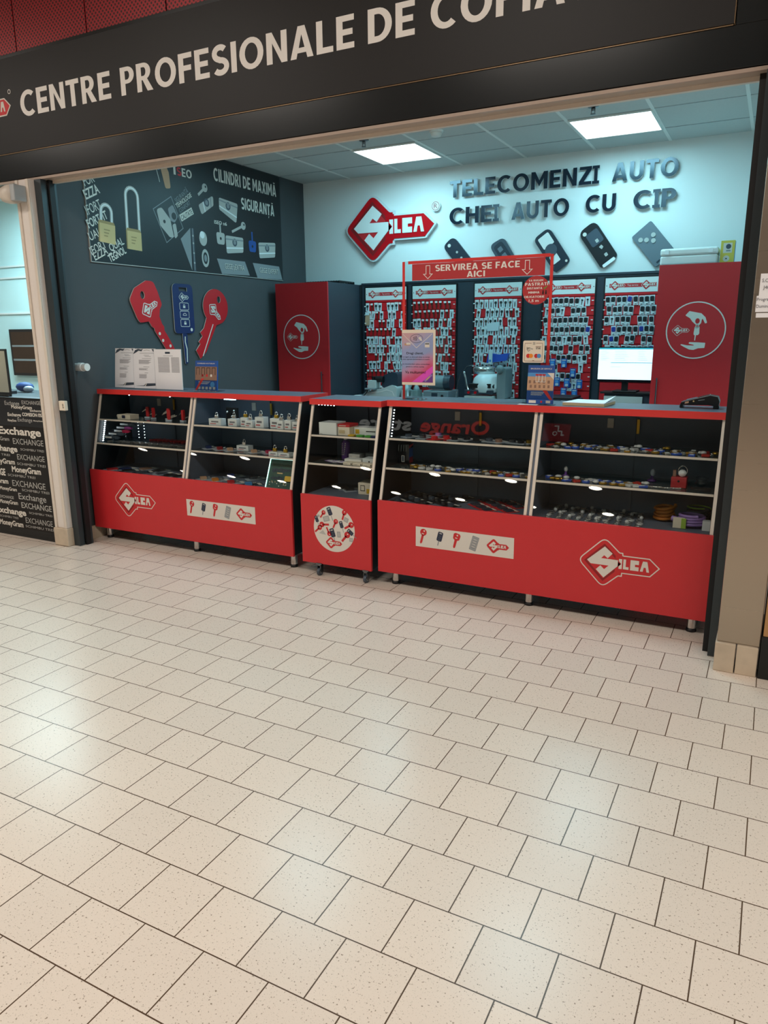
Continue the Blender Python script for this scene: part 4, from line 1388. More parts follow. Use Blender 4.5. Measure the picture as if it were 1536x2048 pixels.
t = thing('key_machine', 'grey key duplicator with a round motor behind the purple poster', 'key machine', (-.98, 5.2, BZ), 'key cutting machines on the bench')
MB().box(-1.02, -.76, 5.10, 5.36, BZ + .002, .985, 'machine_mid').build('base', t, bevel=.008)
MB().cyl((-.99, 5.2, 1.06), (-.79, 5.2, 1.06), .065, 'machine_mid', n=24).cyl((-.83, 5.2, 1.06), (-.765, 5.2, 1.06), .070, 'machine_dark', n=24).build('motor', t)
MB().box(-.93, -.87, 5.096, 5.10, .92, .965, 'machine_dark').cyl((-.82, 5.10, .94), (-.82, 5.09, .94), .012, 'black').build('switch', t)
MB().box(-1.25, -1.18, 5.10, 5.2, BZ + .002, .985, 'machine_grey').box(-1.15, -1.075, 5.10, 5.2, BZ + .002, .985, 'machine_grey').lathe([(.028, .985), (.03, 1.0), (.012, 1.03)], (-1.215, 5.15, 0), 'machine_white').lathe([(.028, .985), (.03, 1.0), (.012, 1.03)], (-1.11, 5.15, 0), 'machine_white').box(-1.26, -1.02, 5.2, 5.3, BZ + .002, .95, 'machine_grey').build('clamp_pair', t, bevel=.004)
MB().tube([(-1.13, 5.08, 1.035), (-1.16, 5.06, .98), (-1.155, 5.05, .93)], .009, 'machine_white').build('lever', t)

t = thing('key_machine', 'silver and white key machine with chrome lever before the middle board', 'key machine', (-.44, 5.1, BZ), 'key cutting machines on the bench')
mb = MB(BACK(4.98)); mb.prism([(-.56, BZ + .002), (-.28, BZ + .002), (-.29, .96), (-.55, .96)], -.36, 0, 'machine_grey'); mb.build('base', t, bevel=.006)
MB().box(-.515, -.37, 4.973, 4.981, .91, .94, 'machine_dark').build('drawer', t)
MB().lathe([(.135, .99), (.14, 1.05), (.125, 1.11), (.09, 1.15)], (-.385, 5.13, 0), 'machine_white', 24).build('body', t)
MB().lathe([(.10, 1.15), (.105, 1.20), (.09, 1.215)], (-.43, 5.16, 0), 'chrome', 24).build('cap', t)
MB().box(-.56, -.29, 5.0, 5.12, .975, 1.012, 'machine_dark').box(-.52, -.31, 5.0, 5.08, 1.03, 1.07, 'black').cyl((-.31, 5.04, 1.045), (-.285, 5.04, 1.045), .02, 'black').build('carriage', t, bevel=.004)
for x in (-.51, -.445):
    MB().cyl((x, 4.985, .99), (x, 4.972, .99), .012, 'red_glossy', n=14).build('knob', t)
MB().tube([(-.52, 5.0, 1.01), (-.535, 4.99, 1.06), (-.545, 4.985, 1.12), (-.555, 4.98, 1.165)], .008, 'chrome', 10).ball((-.556, 4.98, 1.168), .012, 'chrome').build('lever', t)
MB().tube([(-.64, 5.0, .92), (-.63, 5.0, 1.05), (-.60, 5.0, 1.15), (-.54, 5.0, 1.22), (-.48, 5.0, 1.235), (-.44, 5.02, 1.21)], .003, 'steel_dark').build('cable', t)
MB(BACK(5.05)).prism(rounded([(-.265, .93), (-.19, .93), (-.19, 1.20), (-.235, 1.22), (-.27, 1.15)], .02), -.2, 0, 'machine_mid').build('column', t, bevel=.006)
MB().ball((-.24, 5.04, 1.20), .036, 'machine_mid').build('dial', t)
mb = MB(BACK(5.045)); mb.flat(circle(-.285, 1.02, .008, 12), .001, 'red_print'); mb.build('indicator', t)
t = thing('tool_holder', 'blue plastic tool holder hanging behind the silver key machine', 'holder', (-.38, 5.4, 1.2))
MB(BACK(5.40)).prism(rounded([(-.50, 1.235), (-.30, 1.26), (-.28, 1.33), (-.38, 1.315), (-.48, 1.33)], .01), -.05, 0, 'enamel_blue').build('body', t)
MB(BACK(5.35)).prism(rect(-.455, 1.23, -.42, 1.36), 0, .01, 'machine_white').flat(circle(-.44, 1.26, .012, 12), .011, 'blue_light').build('tag', t)
t = thing('paper_pad', 'white paper lying on the bench before the middle board', 'paper', (-.1, 5.0, BZ))
MB().box(-.19, -.03, 4.96, 5.15, BZ + .001, BZ + .028, 'white_plain').build('sheets', t)
t = thing('paper_pad', 'pale sheet on the bench left of the silver key machine', 'paper', (-.69, 5.0, BZ))
MB().box(-.75, -.60, 4.95, 5.1, BZ + .001, BZ + .010, 'blue_light').build('sheets', t)
t = thing('spare_parts', 'small white and red parts lying on the left end of the bench', 'parts', (-1.66, 5.02, BZ))
MB().box(-1.71, -1.64, 4.97, 5.03, BZ + .001, BZ + .03, 'white_plain').build('clip', t, bevel=.006)
MB().box(-1.64, -1.53, 4.955, 4.975, BZ + .001, BZ + .013, 'red_print').build('strip', t)

t = thing('monitor', 'wide computer monitor showing a white page left of the right cabinet', 'monitor', (.85, 4.98, 1.032))
mb = MB(BACK(4.93)); mb.prism(rect(.635, 1.115, 1.069, 1.395), -.035, 0, 'black_gloss'); mb.build('housing', t, bevel=.003)
mb = MB(BACK(4.93)); mb.flat(rect(.642, 1.135, 1.064, 1.388), .0008, 'screen_white')
mb.flat(rect(.642, 1.376, 1.064, 1.388), .0012, 'screen_teal'); mb.flat(rect(.74, 1.268, 1.064, 1.272), .0012, 'screen_teal')
rg = random.Random(3)
for k in range(6):
    z = 1.36 - .014 * k
    mb.flat(rect(.66, z, .70 + rg.random() * .03, z + .002), .0012, 'screen_grey'); mb.flat(rect(.77, z, .82 + rg.random() * .06, z + .002), .0012, 'screen_grey'); mb.flat(rect(.95, z, .99 + rg.random() * .04, z + .002), .0012, 'screen_grey')
for z in (1.235, 1.145):
    mb.flat(rect(.74, z, .82, z + .002), .0012, 'screen_grey')
mb.build('screen', t)
MB().box(.83, .88, 4.966, 4.985, BZ + .13, 1.2, 'black').box(.76, .95, 4.96, 5.14, 1.032, 1.042, 'black').build('stand', t, bevel=.003)
t = thing('printer', 'light grey boxy printer under the monitor', 'printer', (.82, 5.1, BZ))
MB().box(.69, 1.06, 5.0, 5.3, BZ + .001, 1.015, 'machine_dark').build('body', t, bevel=.004)
MB().box(.69, 1.0, 4.985, 5.0, BZ + .012, .995, 'machine_grey').build('front', t, bevel=.003)
mb = MB(); mb.box(.66, 1.06, 4.97, 5.15, 1.016, 1.03, 'black'); mb.build('tray', t, bevel=.002)
t = thing('keyboard_tray', 'dark stepped tray on the bench under the fourth key board', 'tray', (.3, 5.0, BZ))
MB().box(.08, .45, 4.96, 5.3, BZ + .001, BZ + .05, 'machine_dark').box(.10, .43, 4.98, 5.3, BZ + .05, BZ + .07, 'black').build('body', t, bevel=.003)
mb = MB(BACK(4.96)); mb.flat(rect(.20, BZ + .03, .30, BZ + .036), .001, 'blue_light'); mb.flat(rect(.34, BZ + .01, .38, BZ + .045), .001, 'white_print'); mb.build('print', t)
o = MB().box(.52, .64, 4.95, 5.05, BZ + .001, BZ + .02, 'blue_pack').build('leaflet_pile', loc=(.58, 5.0, BZ)); tag(o, 'blue leaflet pile on the bench left of the printer', 'leaflets')
# ------------------------------------------------------------------ the three showcase counters
PY = 2.460          # front of the red panels
YB = 2.92           # backs of the counters
def slant(z):       # front of the sloping glass at height z
    return 2.478 + (z - .54) * .264
ANG = math.atan(.264)


def showcase(label, x0, x1, posts, z0, z1, ztop, sh, leds=()):
    """posts: x positions of the dividing strips; sh: shelf heights"""
    t = thing('display_counter', label, 'counter', ((x0 + x1) / 2, 2.69, 0), 'red showcase counters')
    ct = MB().box(x0 + .001, x1 - .001, 2.607, 2.929, ztop - .035, ztop, 'counter_grey').build('countertop', t)
    mb = MB(TOP(ztop - .036)); mb.prism(rect(x0 - .004, 2.603, x1 + .004, 2.933), 0, .0357, 'red_tape', holes=[rect(x0 + .0008, 2.6068, x1 - .0008, 2.9292)]); e = mb.build('edge_band', t, bevel=.001); e.parent = ct
    fp = MB().box(x0, x1, PY, PY + .018, z0, z1, 'red_laminate').build('front_panel', t, bevel=.001)
    zu = ztop - .037
    side = [(2.479, z0 + .004), (2.91, z0 + .004), (2.91, zu), (slant(zu) + .006, zu), (2.484, z1)]
    for a, b in ((x0 + .004, x0 + .022), (x1 - .022, x1 - .004)):
        MB(LEFT(0)).prism(side, a, b, 'black_side').build('side_panel', t)
    if len(posts):
        MB(LEFT(0)).prism(side, posts[0] - .009, posts[0] + .009, 'dark_interior').build('divider', t)
    MB().box(x0 + .022, x1 - .022, 2.479, 2.905, .510, .524, 'dark_interior').box(x0 + .022, x1 - .022, 2.479, 2.905, z0 + .004, z0 + .02, 'black_side').build('deck', t)
    strips = [x0 + .004, x1 - .020]
    if posts:
        strips += [posts[0] - .0235, posts[0] + .0075]
    for xs in strips:
        MB(plane((xs, slant(z1), z1), (1, 0, 0), (0, .264, 1))).box(0, .016, 0, (zu - z1) / math.cos(ANG), -.006, .003, 'beige_edge').build('edge_strip', t)
    xs = [x0 + .022] + [p for p in posts for _ in (0, 1)] + [x1 - .022]
    for i in range(0, len(xs), 2):
        a, b = xs[i] + .010 * (i > 0), xs[i + 1] - .010 * (i + 2 < len(xs))
        MB(plane((a, slant(z1 - .02) + .002, z1 - .02), (1, 0, 0), (0, .264, 1))).box(0, b - a, 0, (zu - z1 + .02) / math.cos(ANG), -.003, 0, 'case_glass').build('glass_pane', t)
        for z in sh:
            s_ = MB().box(a, b, slant(z) + .012, 2.885, z - .006, z, 'shelf_glass').build('shelf', t)
            g = MB().box(a, b, slant(z) + .002, slant(z) + .012, z - .010, z + .001, 'beige_edge').build('shelf_edge', t); g.parent = s_
        m = (a + b) / 2
        for k, (c, d) in enumerate(((a, m + .01), (m - .01, b))):
            y = 2.888 + .010 * k
            MB().box(c, d, y, y + .008, .524, zu, 'dark_interior').build('sliding_door', t)
        if b - a > .5:
            MB().box(m - .145, m - .11, 2.880, 2.888, .99, 1.045, 'beige_plastic').build('lock', t, bevel=.002)
            MB().box(m + .015, m + .03, 2.878, 2.888, .965, 1.045, 'brass').build('door_pull', t, bevel=.001)
    return t, fp


def legs(t, xs, z1):
    for y in (2.545, 2.865):
        for x in xs:
            l = MB().cyl((x, y, .020), (x, y, z1 + .004), .0225, 'chrome', n=20).build('leg', t)
            f = MB().lathe([(.025, 0), (.026, .004), (.024, .020)], (x, y, 0), 'black', 20).build('foot', t); f.parent = l


def led(t, pts, n, m='led_white', r=.0032, label=None):
    mb = MB()
    a, b = Vector(pts[0]), Vector(pts[1])
    for k in range(n):
        p = a.lerp(b, (k + .5) / n)
        mb.box(p.x - r, p.x + r, p.y - r, p.y + r, p.z - r, p.z + r, m)
    return mb.build('led_strip', t, label=label)


def icon_strip(t, fp, x0, z0, x1, z1):
    mb = MB(BACK(PY)); w, h = x1 - x0, z1 - z0
    mb.flat(rect(x0, z0, x1, z1), .0008, 'white_print')
    c = (z0 + z1) / 2
    def at(f): return x0 + w * f
    # round key
    a = math.radians(-14)
    mb.flat(xf(circle(0, .020, .021, 20), at(.075), c + .01, 1, a), .0012, 'red_print'); mb.flat(xf([(-.007, .005), (.007, .005), (.007, -.042), (0, -.052), (-.007, -.046)], at(.075), c + .008, 1, a), .0012, 'red_print')
    mb.flat(xf(circle(.003, .029, .005, 10), at(.075), c + .01, 1, a), .0016, 'white_print'); mb.flat(xf(rect(-.008, .008, .006, .013), at(.075), c + .01, 1, a), .0016, 'white_print')
    # remote
    mb.flat(xf(rrect(-.0165, -.022, .0165, .036, .009, 3), at(.255), c + .008, 1, a), .0012, 'navy_print'); mb.flat(xf(rect(-.008, .024, .008, .030), at(.255), c + .008, 1, a), .0016, 'lightgrey_print')
    for k in range(3):
        mb.flat(xf(rect(-.007, .008 - .012 * k, .007, .014 - .012 * k), at(.255), c + .008, 1, a), .0016, 'fob_slate')
    mb.flat(xf(rect(-.003, -.050, .003, -.022), at(.255), c + .008, 1, a), .0012, 'grey_print')
    # square key
    mb.flat(xf(rounded([(-.020, .004), (-.022, .032), (-.012, .040), (.014, .040), (.022, .030), (.020, .004), (.008, -.004), (-.008, -.004)], .005, 3), at(.425), c + .008, 1, a), .0012, 'red_print'); mb.flat(xf(rounded([(-.008, -.004), (.008, -.004), (.007, -.046), (0, -.054), (-.007, -.046)], .002, 2), at(.425), c + .008, 1, a), .0012, 'red_print')
    mb.flat(xf(circle(.002, .028, .005, 10), at(.425), c + .008, 1, a), .0016, 'white_print'); mb.flat(xf(rect(-.008, .008, .006, .013), at(.425), c + .008, 1, a), .0016, 'white_print')
    # number plate card
    mb.flat(xf(rrect(-.021, -.043, .021, .043, .004, 2), at(.61), c, 1, a * 1.1), .0012, 'grey_print'); mb.stroke(xf(rrect(-.016, -.036, .016, .036, .004, 2), at(.61), c, 1, a * 1.1), .002, .0016, 'lightgrey_print', True)
    for k in range(4):
        mb.flat(xf(rect(-.011, .020 - .015 * k, .011, .028 - .015 * k), at(.61), c, 1, a * 1.1), .0016, 'lightgrey_print')
    logo(mb, at(.845), c, .132, .0012, edge=None, dark=None, red='red_print'); 
    s = mb.build('sticker_strip', t, label='white sticker strip printed with keys, remote and logo'); s.parent = fp


def logo_decal(t, fp, cx, cz, s):
    mb = MB(BACK(PY)); logo(mb, cx, cz, s, .0008, rim=.014)
    # the thin gap ring between the white outline and the red field keeps the panel's red
    d = mb.build('logo_decal', t, label='white-outlined key-shaped logo decal'); d.parent = fp


tL, fp = showcase('long red showcase counter at the left, below the key cutouts', -2.566, -.740, [-1.645], .097, .543, 1.130, (.909, .735))
legs(tL, (-2.508, -1.635, -.795), .1)
logo_decal(tL, fp, -2.123, .343, .405); icon_strip(tL, fp, -1.629, .284, -1.034, .402)
led(tL, [(-2.53, 2.580, .738), (-2.53, 2.622, .898)], 11, r=.0034, label='bright vertical row of white LED dots')
for zz in (-2.36, -2.30):
    led(tL, [(zz + .0, 2.78, .742), (zz + .0, 2.78, .880)], 6, 'led_white', .0016, 'thin dotted line of small lights')
led(tL, [(-2.50, 2.66, 1.088), (-1.70, 2.66, 1.088)], 2, 'led_white', .003)
MB().box(-1.395, -1.30, 2.645, 2.655, 1.084, 1.092, 'led_cool').build('led_strip', tL, label='short bright LED bar under the countertop')
MB().box(-1.55, -.80, 2.65, 2.66, 1.0938, 1.0945, 'led_cool').build('led_strip', tL, label='thin LED line under the countertop edge')

tM, fp = showcase('narrow red showcase on castors between the two long counters', -.668, -.160, [], .080, .530, 1.118, (.893, .719))
mb = MB(BACK(PY)); mb.flat(circle(-.423, .324, .150, 56), .0008, 'white_print')
rg = random.Random(5)
def mini_key(mb, x, z, s, ang):
    mb.flat(xf(circle(0, .016, .0175, 16), x, z, s, ang), .0012, 'red_print'); mb.flat(xf(rect(-.0062, -.034, .0062, .006), x, z, s, ang), .0012, 'red_print'); mb.flat(xf(circle(0, .021, .004, 8), x, z, s, ang), .0016, 'white_print')
def mini_fob(mb, x, z, s, ang):
    mb.flat(xf(rrect(-.013, -.016, .013, .030, .006, 3), x, z, s, ang), .0012, 'navy_print'); mb.flat(xf(rect(-.002, -.048, .002, -.016), x, z, s, ang), .0012, 'grey_print'); mb.flat(xf(rect(-.007, .018, .007, .024), x, z, s, ang), .0016, 'lightgrey_print')
    for k in range(2):
        mb.flat(xf(rect(-.007, .004 - .011 * k, .007, .009 - .011 * k), x, z, s, ang), .0016, 'fob_slate')
def mini_card(mb, x, z, w, h, ang):
    mb.flat(xf(rect(-w, -h, w, h), x, z, 1, ang), .0012, 'lightgrey_print'); mb.stroke(xf(rect(-w * .75, -h * .75, w * .75, h * .75), x, z, 1, ang), .002, .0016, 'grey_print', True)
R_ = math.radians
mini_key(mb, -.505, .412, .85, R_(-35)); mini_fob(mb, -.450, .428, 1.15, R_(22)); mini_key(mb, -.350, .423, 1.0, R_(-18)); mini_key(mb, -.495, .345, 1.05, R_(95)); mini_key(mb, -.415, .360, .95, R_(-25))
mini_fob(mb, -.367, .352, .95, R_(18)); mini_fob(mb, -.548, .370, .9, R_(20)); mini_key(mb, -.465, .302, .9, R_(205)); mini_fob(mb, -.432, .290, 1.25, R_(18)); mini_key(mb, -.540, .312, .95, R_(-48)); mini_key(mb, -.340, .282, 1.2, R_(-40)); mini_key(mb, -.313, .355, 1.1, R_(-60)); mini_fob(mb, -.300, .312, 1.0, R_(52))
mini_card(mb, -.478, .385, .024, .018, R_(18)); mini_card(mb, -.333, .392, .016, .015, R_(-20)); mini_card(mb, -.388, .292, .013, .020, R_(4)); mini_card(mb, -.300, .268, .013, .013, R_(0)); mini_card(mb, -.535, .398, .008, .007, 0)
mb.flat([(-.535, .285), (-.505, .308), (-.482, .278)], .0012, 'lightgrey_print')
logo(mb, -.425, .232, .120, .0012, edge=None, dark=None)
s = mb.build('round_sticker', tM, label='round white sticker printed with small keys'); s.parent = fp
led(tM, [(-.635, 2.640, 1.078), (-.50, 2.640, 1.076)], 6, r=.0022, label='short row of LED dots under the top')
for x, y in ((-.541, 2.466), (-.201, 2.468), (-.541, 2.86), (-.201, 2.86)):
    c = MB().box(x - .014, x - .011, y - .012, y + .018, .020, .074, 'steel_dark').box(x + .011, x + .014, y - .012, y + .018, .020, .074, 'steel_dark').box(x - .014, x + .014, y - .012, y + .018, .066, .074, 'steel_dark').box(x - .02, x + .02, y - .012, y + .03, .074, .084, 'steel_dark').build('castor', tM)
    w = MB().cyl((x - .009, y, .025), (x + .009, y, .025), .025, 'fob_slate', n=22).cyl((x - .0105, y, .025), (x + .0105, y, .025), .012, 'lightgrey_print', n=14).build('wheel', tM); w.parent = c

tR, fp = showcase('long red showcase counter at the right, below the acrylic screen', -.112, 1.750, [.812], .092, .540, 1.127, (.901, .729))
legs(tR, (-.030, .819, 1.683), .096)
logo_decal(tR, fp, 1.313, .336, .408); icon_strip(tR, fp, .144, .286, .746, .407)
led(tR, [(-.078, 2.585, .905), (-.078, 2.628, 1.075)], 10, r=.0024, label='vertical row of white LED dots')

# ------------------------------------------------------------------ things standing on the counters
t = thing('acrylic_screen', 'clear acrylic screen with red taped edges standing on the right counter', 'screen', (.37, 2.75, 1.128))
MB().box(-.078, .823, 2.752, 2.757, 1.128, 1.926, 'acrylic').build('pane', t)
mb = MB(BACK(2.7515)); mb.flat(rect(-.083, 1.1275, -.066, 1.925), .001, 'red_tape'); mb.build('edge_tape', t, label='red tape along the left edge')
mb = MB(BACK(2.7515)); mb.flat(rect(.803, 1.1275, .820, 1.923), .001, 'red_tape'); mb.build('edge_tape', t, label='red tape along the right edge')
mb = MB(BACK(2.7515)); mb.flat(rect(-.045, 1.910, .803, 1.927), .0014, 'red_tape'); mb.build('edge_tape', t, label='red tape along the top edge')
mb = MB(BACK(2.7505)); mb.flat(rect(-.019, 1.816, .776, 1.909), .001, 'red_sign')
btext(mb, 'SERVIREA SE FACE', .129, .634, 1.8635, .0345, .0016, 'sign_letter'); btext(mb, 'AICI', .325, .434, 1.8235, .032, .0016, 'sign_letter')
for xc in (.083, .677):
    mb.stroke([(xc - .012, 1.897), (xc + .012, 1.897), (xc + .012, 1.850), (xc + .028, 1.850), (xc, 1.824), (xc - .028, 1.850), (xc - .012, 1.850)], .0035, .0016, 'sign_letter', True)
mb.build('banner', t, label='red banner reading SERVIREA SE FACE AICI between two arrows')
mb = MB(BACK(2.7505)); mb.flat(circle(.731, 1.739, .076, 40), .0014, 'red_sign'); mb.stroke(circle(.731, 1.739, .072, 40), .0012, .0018, 'red_tape', True)
for s_, a, b, z, h in (('VA RUGAM', .688, .768, 1.785, .010), ('PASTRATI', .668, .796, 1.763, .0155), ('DISTANTA', .680, .765, 1.744, .011), ('MINIMA', .688, .750, 1.722, .011), ('OBLIGATORIE', .664, .778, 1.699, .011), ('1,5 m', .692, .748, 1.677, .014)):
    (btext(mb, s_, a, b, z, h, .0020, 'sign_letter') if s_.isupper() else mb.text(s_, a, b, z, h, .0020, 'sign_letter', bold=.022))
mb.flat([(.772, 1.749), (.778, 1.743), (.792, 1.757), (.789, 1.760), (.778, 1.749), (.775, 1.752)], .0020, 'green_print')
for x in (.770, .786):
    mb.flat(circle(x, 1.735, .0035, 8), .0020, 'black'); mb.flat(rect(x - .004, 1.716, x + .004, 1.731), .0020, 'black')
mb.build('sticker', t, label='round red distance sticker with white lettering')
for x in (-.02, .76):
    MB().box(x - .002, x + .002, 2.757, 2.90, 1.128, 1.22, 'acrylic').build('foot', t)

# poster in its clear stand
t = thing('poster_stand', 'purple and pink thank-you poster in a clear stand by the acrylic screen', 'poster', (.05, 2.68, 1.128))
MB().box(-.050, .085, 2.672, 2.676, 1.132, 1.25, 'acrylic').box(-.055, .09, 2.655, 2.74, 1.128, 1.132, 'acrylic').build('clear_stand', t)
MB().box(-.046, .170, 2.666, 2.669, 1.216, 1.536, 'paper_cream').build('card', t)
PB = BACK(2.6655)
MB(PB).prism(rect(-.046, 1.232, .156, 1.517), .0002, .0006, 'poster_print').build('print', t)
mb = MB(PB); mb.flat([(.020, 1.2325), (.156, 1.2325), (.156, 1.33)], .001, 'magenta'); mb.flat([(.085, 1.2325), (.156, 1.2325), (.156, 1.29)], .0014, 'purple'); mb.stroke([(.105, 1.24), (.15, 1.278)], .012, .0018, 'violet'); mb.stroke([(.115, 1.247), (.138, 1.268)], .004, .0022, 'yellow_print'); mb.build('corner_print', t)
mb = MB(PB)
mb.stroke([(-.040, 1.512), (.050, 1.432), (.150, 1.512)], .003, .001, 'white_print'); mb.stroke(circle(.050, 1.485, .040, 28, .024), .002, .001, 'navy_print', True)
for k in range(3):
    mb.stroke([(.030 + .008 * k, 1.478 - .003 * k), (.035 + .009 * k, 1.486), (.030 + .008 * k, 1.494 + .003 * k)], .003, .0012, 'black')
mb.flat(rounded([(.06, 1.49), (.075, 1.495), (.088, 1.475), (.080, 1.470)], .004), .0012, 'white_print')
mb.flat(rrect(-.028, 1.446, .010, 1.458, .003), .001, 'tan_print'); mb.flat(rrect(-.016, 1.45, .012, 1.462, .003), .0014, 'white_print'); mb.flat(rrect(.104, 1.435, .134, 1.462, .003), .001, 'white_print'); mb.flat(rect(.106, 1.452, .132, 1.458), .0014, 'fob_slate')
mb.build('pictogram', t)
mb = MB(PB)
mb.text('Dragi clienti,', -.015, .095, 1.395, .013, .001, 'black', bold=.012)
for k, (a, b) in enumerate(((-.042, .135), (-.042, .135), (-.042, .135), (-.018, .10))):
    z = (1.376, 1.363, 1.335, 1.320)[k]
    mb.text(('va rugam sa efectuati plata cu cardul', 'pentru siguranta dumneavoastra si a noastra', 'va recomandam plata contactless', 'pentru orice suma')[k], a, b, z, .007, .001, 'navy_print', bold=.008)
mb.text('Va multumim!', -.024, .110, 1.283, .016, .001, 'black', bold=.014)
mb.build('lettering', t)

# card payment sign and brochure holder
t = thing('payment_sign', 'cream sign with two pairs of overlapping card circles, on a clear stand', 'sign', (.745, 2.70, 1.128))
MB().box(.690, .716, 2.7035, 2.7065, 1.130, 1.36, 'acrylic').box(.685, .715, 2.698, 2.74, 1.128, 1.1305, 'acrylic').build('clear_stand', t)
MB(BACK(2.703) @ Matrix.Translation((-.012, 0, 0))).prism(rrect(.697, 1.352, .816, 1.471, .010), 0, .005, 'paper_cream').build('card', t)
mb = MB(BACK(2.698) @ Matrix.Translation((-.012, 0, 0)))
mb.stroke(rrect(.707, 1.361, .806, 1.457, .004), .0022, .0006, 'brown_print', True); mb.flat(rect(.745, 1.45, .77, 1.466), .0008, 'paper_cream')
for k in range(4):
    mb.stroke([(.7535 + .003 * k, 1.449), (.755 + .003 * k, 1.456), (.7535 + .003 * k, 1.463)], .0014, .001, 'fob_slate')
mb.text('BT', .722, .735, 1.424, .010, .001, 'black', bold=.02); mb.text('Pay', .736, .754, 1.424, .009, .001, 'grey_print'); mb.stroke([(.719, 1.438), (.719, 1.424), (.728, 1.414), (.738, 1.421)], .002, .001, 'fob_slate')
mb.text('STAR', .770, .796, 1.425, .009, .001, 'black', bold=.02); mb.flat(rect(.768, 1.437, .798, 1.440), .001, 'brown_print')
for x, c1, c2 in ((.728, 'red_tape', 'orange_print'), (.773, 'red_print', 'blue_light')):
    mb.flat(circle(x, 1.389, .0115, 22), .001, c1); mb.flat(circle(x + .0155, 1.389, .0115, 22), .0014, c2)
mb.flat(rect(.752, 1.361, .762, 1.365), .001, 'brown_print')
mb.build('print', t)
def brochure(t, x0, x1, z0, z1, y, lean, building):
    M = BACK(y) @ Matrix.Translation((x0, z0, 0)) @ Matrix.Rotation(lean, 4, 'X')
    w, h = x1 - x0, z1 - z0
    MB(M).box(0, w, 0, h, -.012, 0, 'blue_print').build('booklets', t)
    mb = MB(M)
    mb.flat(rect(0, h * .33, w, h * .80), .0006, 'tan_print' if building else 'brown_print')
    mb.text('SCHIMBAREA IACUTURILOR' if not building else 'BROSURA DE SERVICII', w * .10, w * .90, h * .89, h * .035, .0006, 'white_print', bold=.012)
    if building:
        mb.flat(rect(0, h * .70, w, h * .80), .0008, 'blue_light'); mb.flat([(w * .75, h * .80), (w, h * .80), (w, h * .62)], .001, 'white_print')
        for k in range(5):
            mb.flat(rect(w * (.10 + .17 * k), h * .40, w * (.18 + .17 * k), h * (.48)), .001, 'brown_print'); mb.flat(rect(w * (.05 + .18 * k), h * .52, w * (.14 + .18 * k), h * .60), .001, 'brown_print')
        for k in range(3):
            mb.stroke([(w * (.32 + .13 * k), h * .56), (w * (.32 + .13 * k), h * .74), (w * (.42 + .13 * k), h * .74), (w * (.42 + .13 * k), h * .56)], w * .018, .0014, 'white_print', True); mb.flat(rect(w * (.30 + .13 * k), h * .72, w * (.42 + .13 * k), h * .77), .0016, 'red_sign')
        mb.flat([(w * .60, h * .34), (w * .76, h * .34), (w, h * .10), (w, h * -.0)], .0016, 'red_tape')
    else:
        for k in range(4):
            mb.stroke([(w * (.06 + .24 * k), h * .52), (w * (.06 + .24 * k), h * .76), (w * (.20 + .24 * k), h * .76), (w * (.20 + .24 * k), h * .52)], w * .02, .0010, 'black')
            mb.flat(rect(w * (.30 + .2 * (k % 3)), h * .46, w * (.38 + .2 * (k % 3)), h * .54), .0012, ('red_sign', 'red_print', 'white_print')[k % 3])
        mb.flat([(w * .0, h * .0), (w * .10, h * .0), (w * .42, h * .40), (w * .30, h * .40)], .0016, 'red_tape'); mb.flat(circle(w * .80, h * .20, w * .10, 16), .0010, 'blue_light')
        for k in range(5):
            mb.flat(rect(w * (.14 + .17 * k), h * .03, w * (.25 + .17 * k), h * .12), .0012, 'lightgrey_print')
    for k in range(3):
        mb.flat(rect(w * .16, h * (.28 - .035 * k), w * (.70 - .06 * k), h * (.292 - .035 * k)), .0010, 'white_print')
    mb.build('print', t)
    MB(M).box(-.004, w + .004, -.002, h * .35, .004, .006, 'acrylic').build('pocket', t)
t = thing('brochure_holder', 'blue brochures with a stone building picture in a clear holder beside the payment sign', 'brochures', (.80, 2.66, 1.128))
brochure(t, .726, .872, 1.136, 1.341, 2.656, math.radians(-6), True)
MB().box(.720, .885, 2.645, 2.69, 1.128, 1.133, 'clear_plastic').box(.735, .875, 2.642, 2.67, 1.133, 1.155, 'blue_print').build('base', t, bevel=.001)
mb = MB(BACK(2.6415)); mb.flat(rect(.745, 1.137, .785, 1.152), .0006, 'white_print'); mb.flat(circle(.815, 1.145, .006, 10), .0006, 'red_print'); mb.flat(rect(.84, 1.138, .865, 1.152), .0006, 'lightgrey_print'); mb.build('base_print', t)
o = MB().box(.69, .80, 2.612, 2.65, 1.128, 1.1295, 'paper').build('loose_paper', loc=(.74, 2.63, 1.128)); tag(o, 'small loose white paper at the foot of the payment sign', 'paper')
t = thing('brochure_holder', 'blue padlock brochures on the left counter, right of the price lists', 'brochures', (-1.59, 2.70, 1.131))
brochure(t, -1.690, -1.495, 1.139, 1.343, 2.695, math.radians(-6), False)
MB().box(-1.70, -1.485, 2.685, 2.77, 1.131, 1.136, 'clear_plastic').build('base', t, bevel=.001)
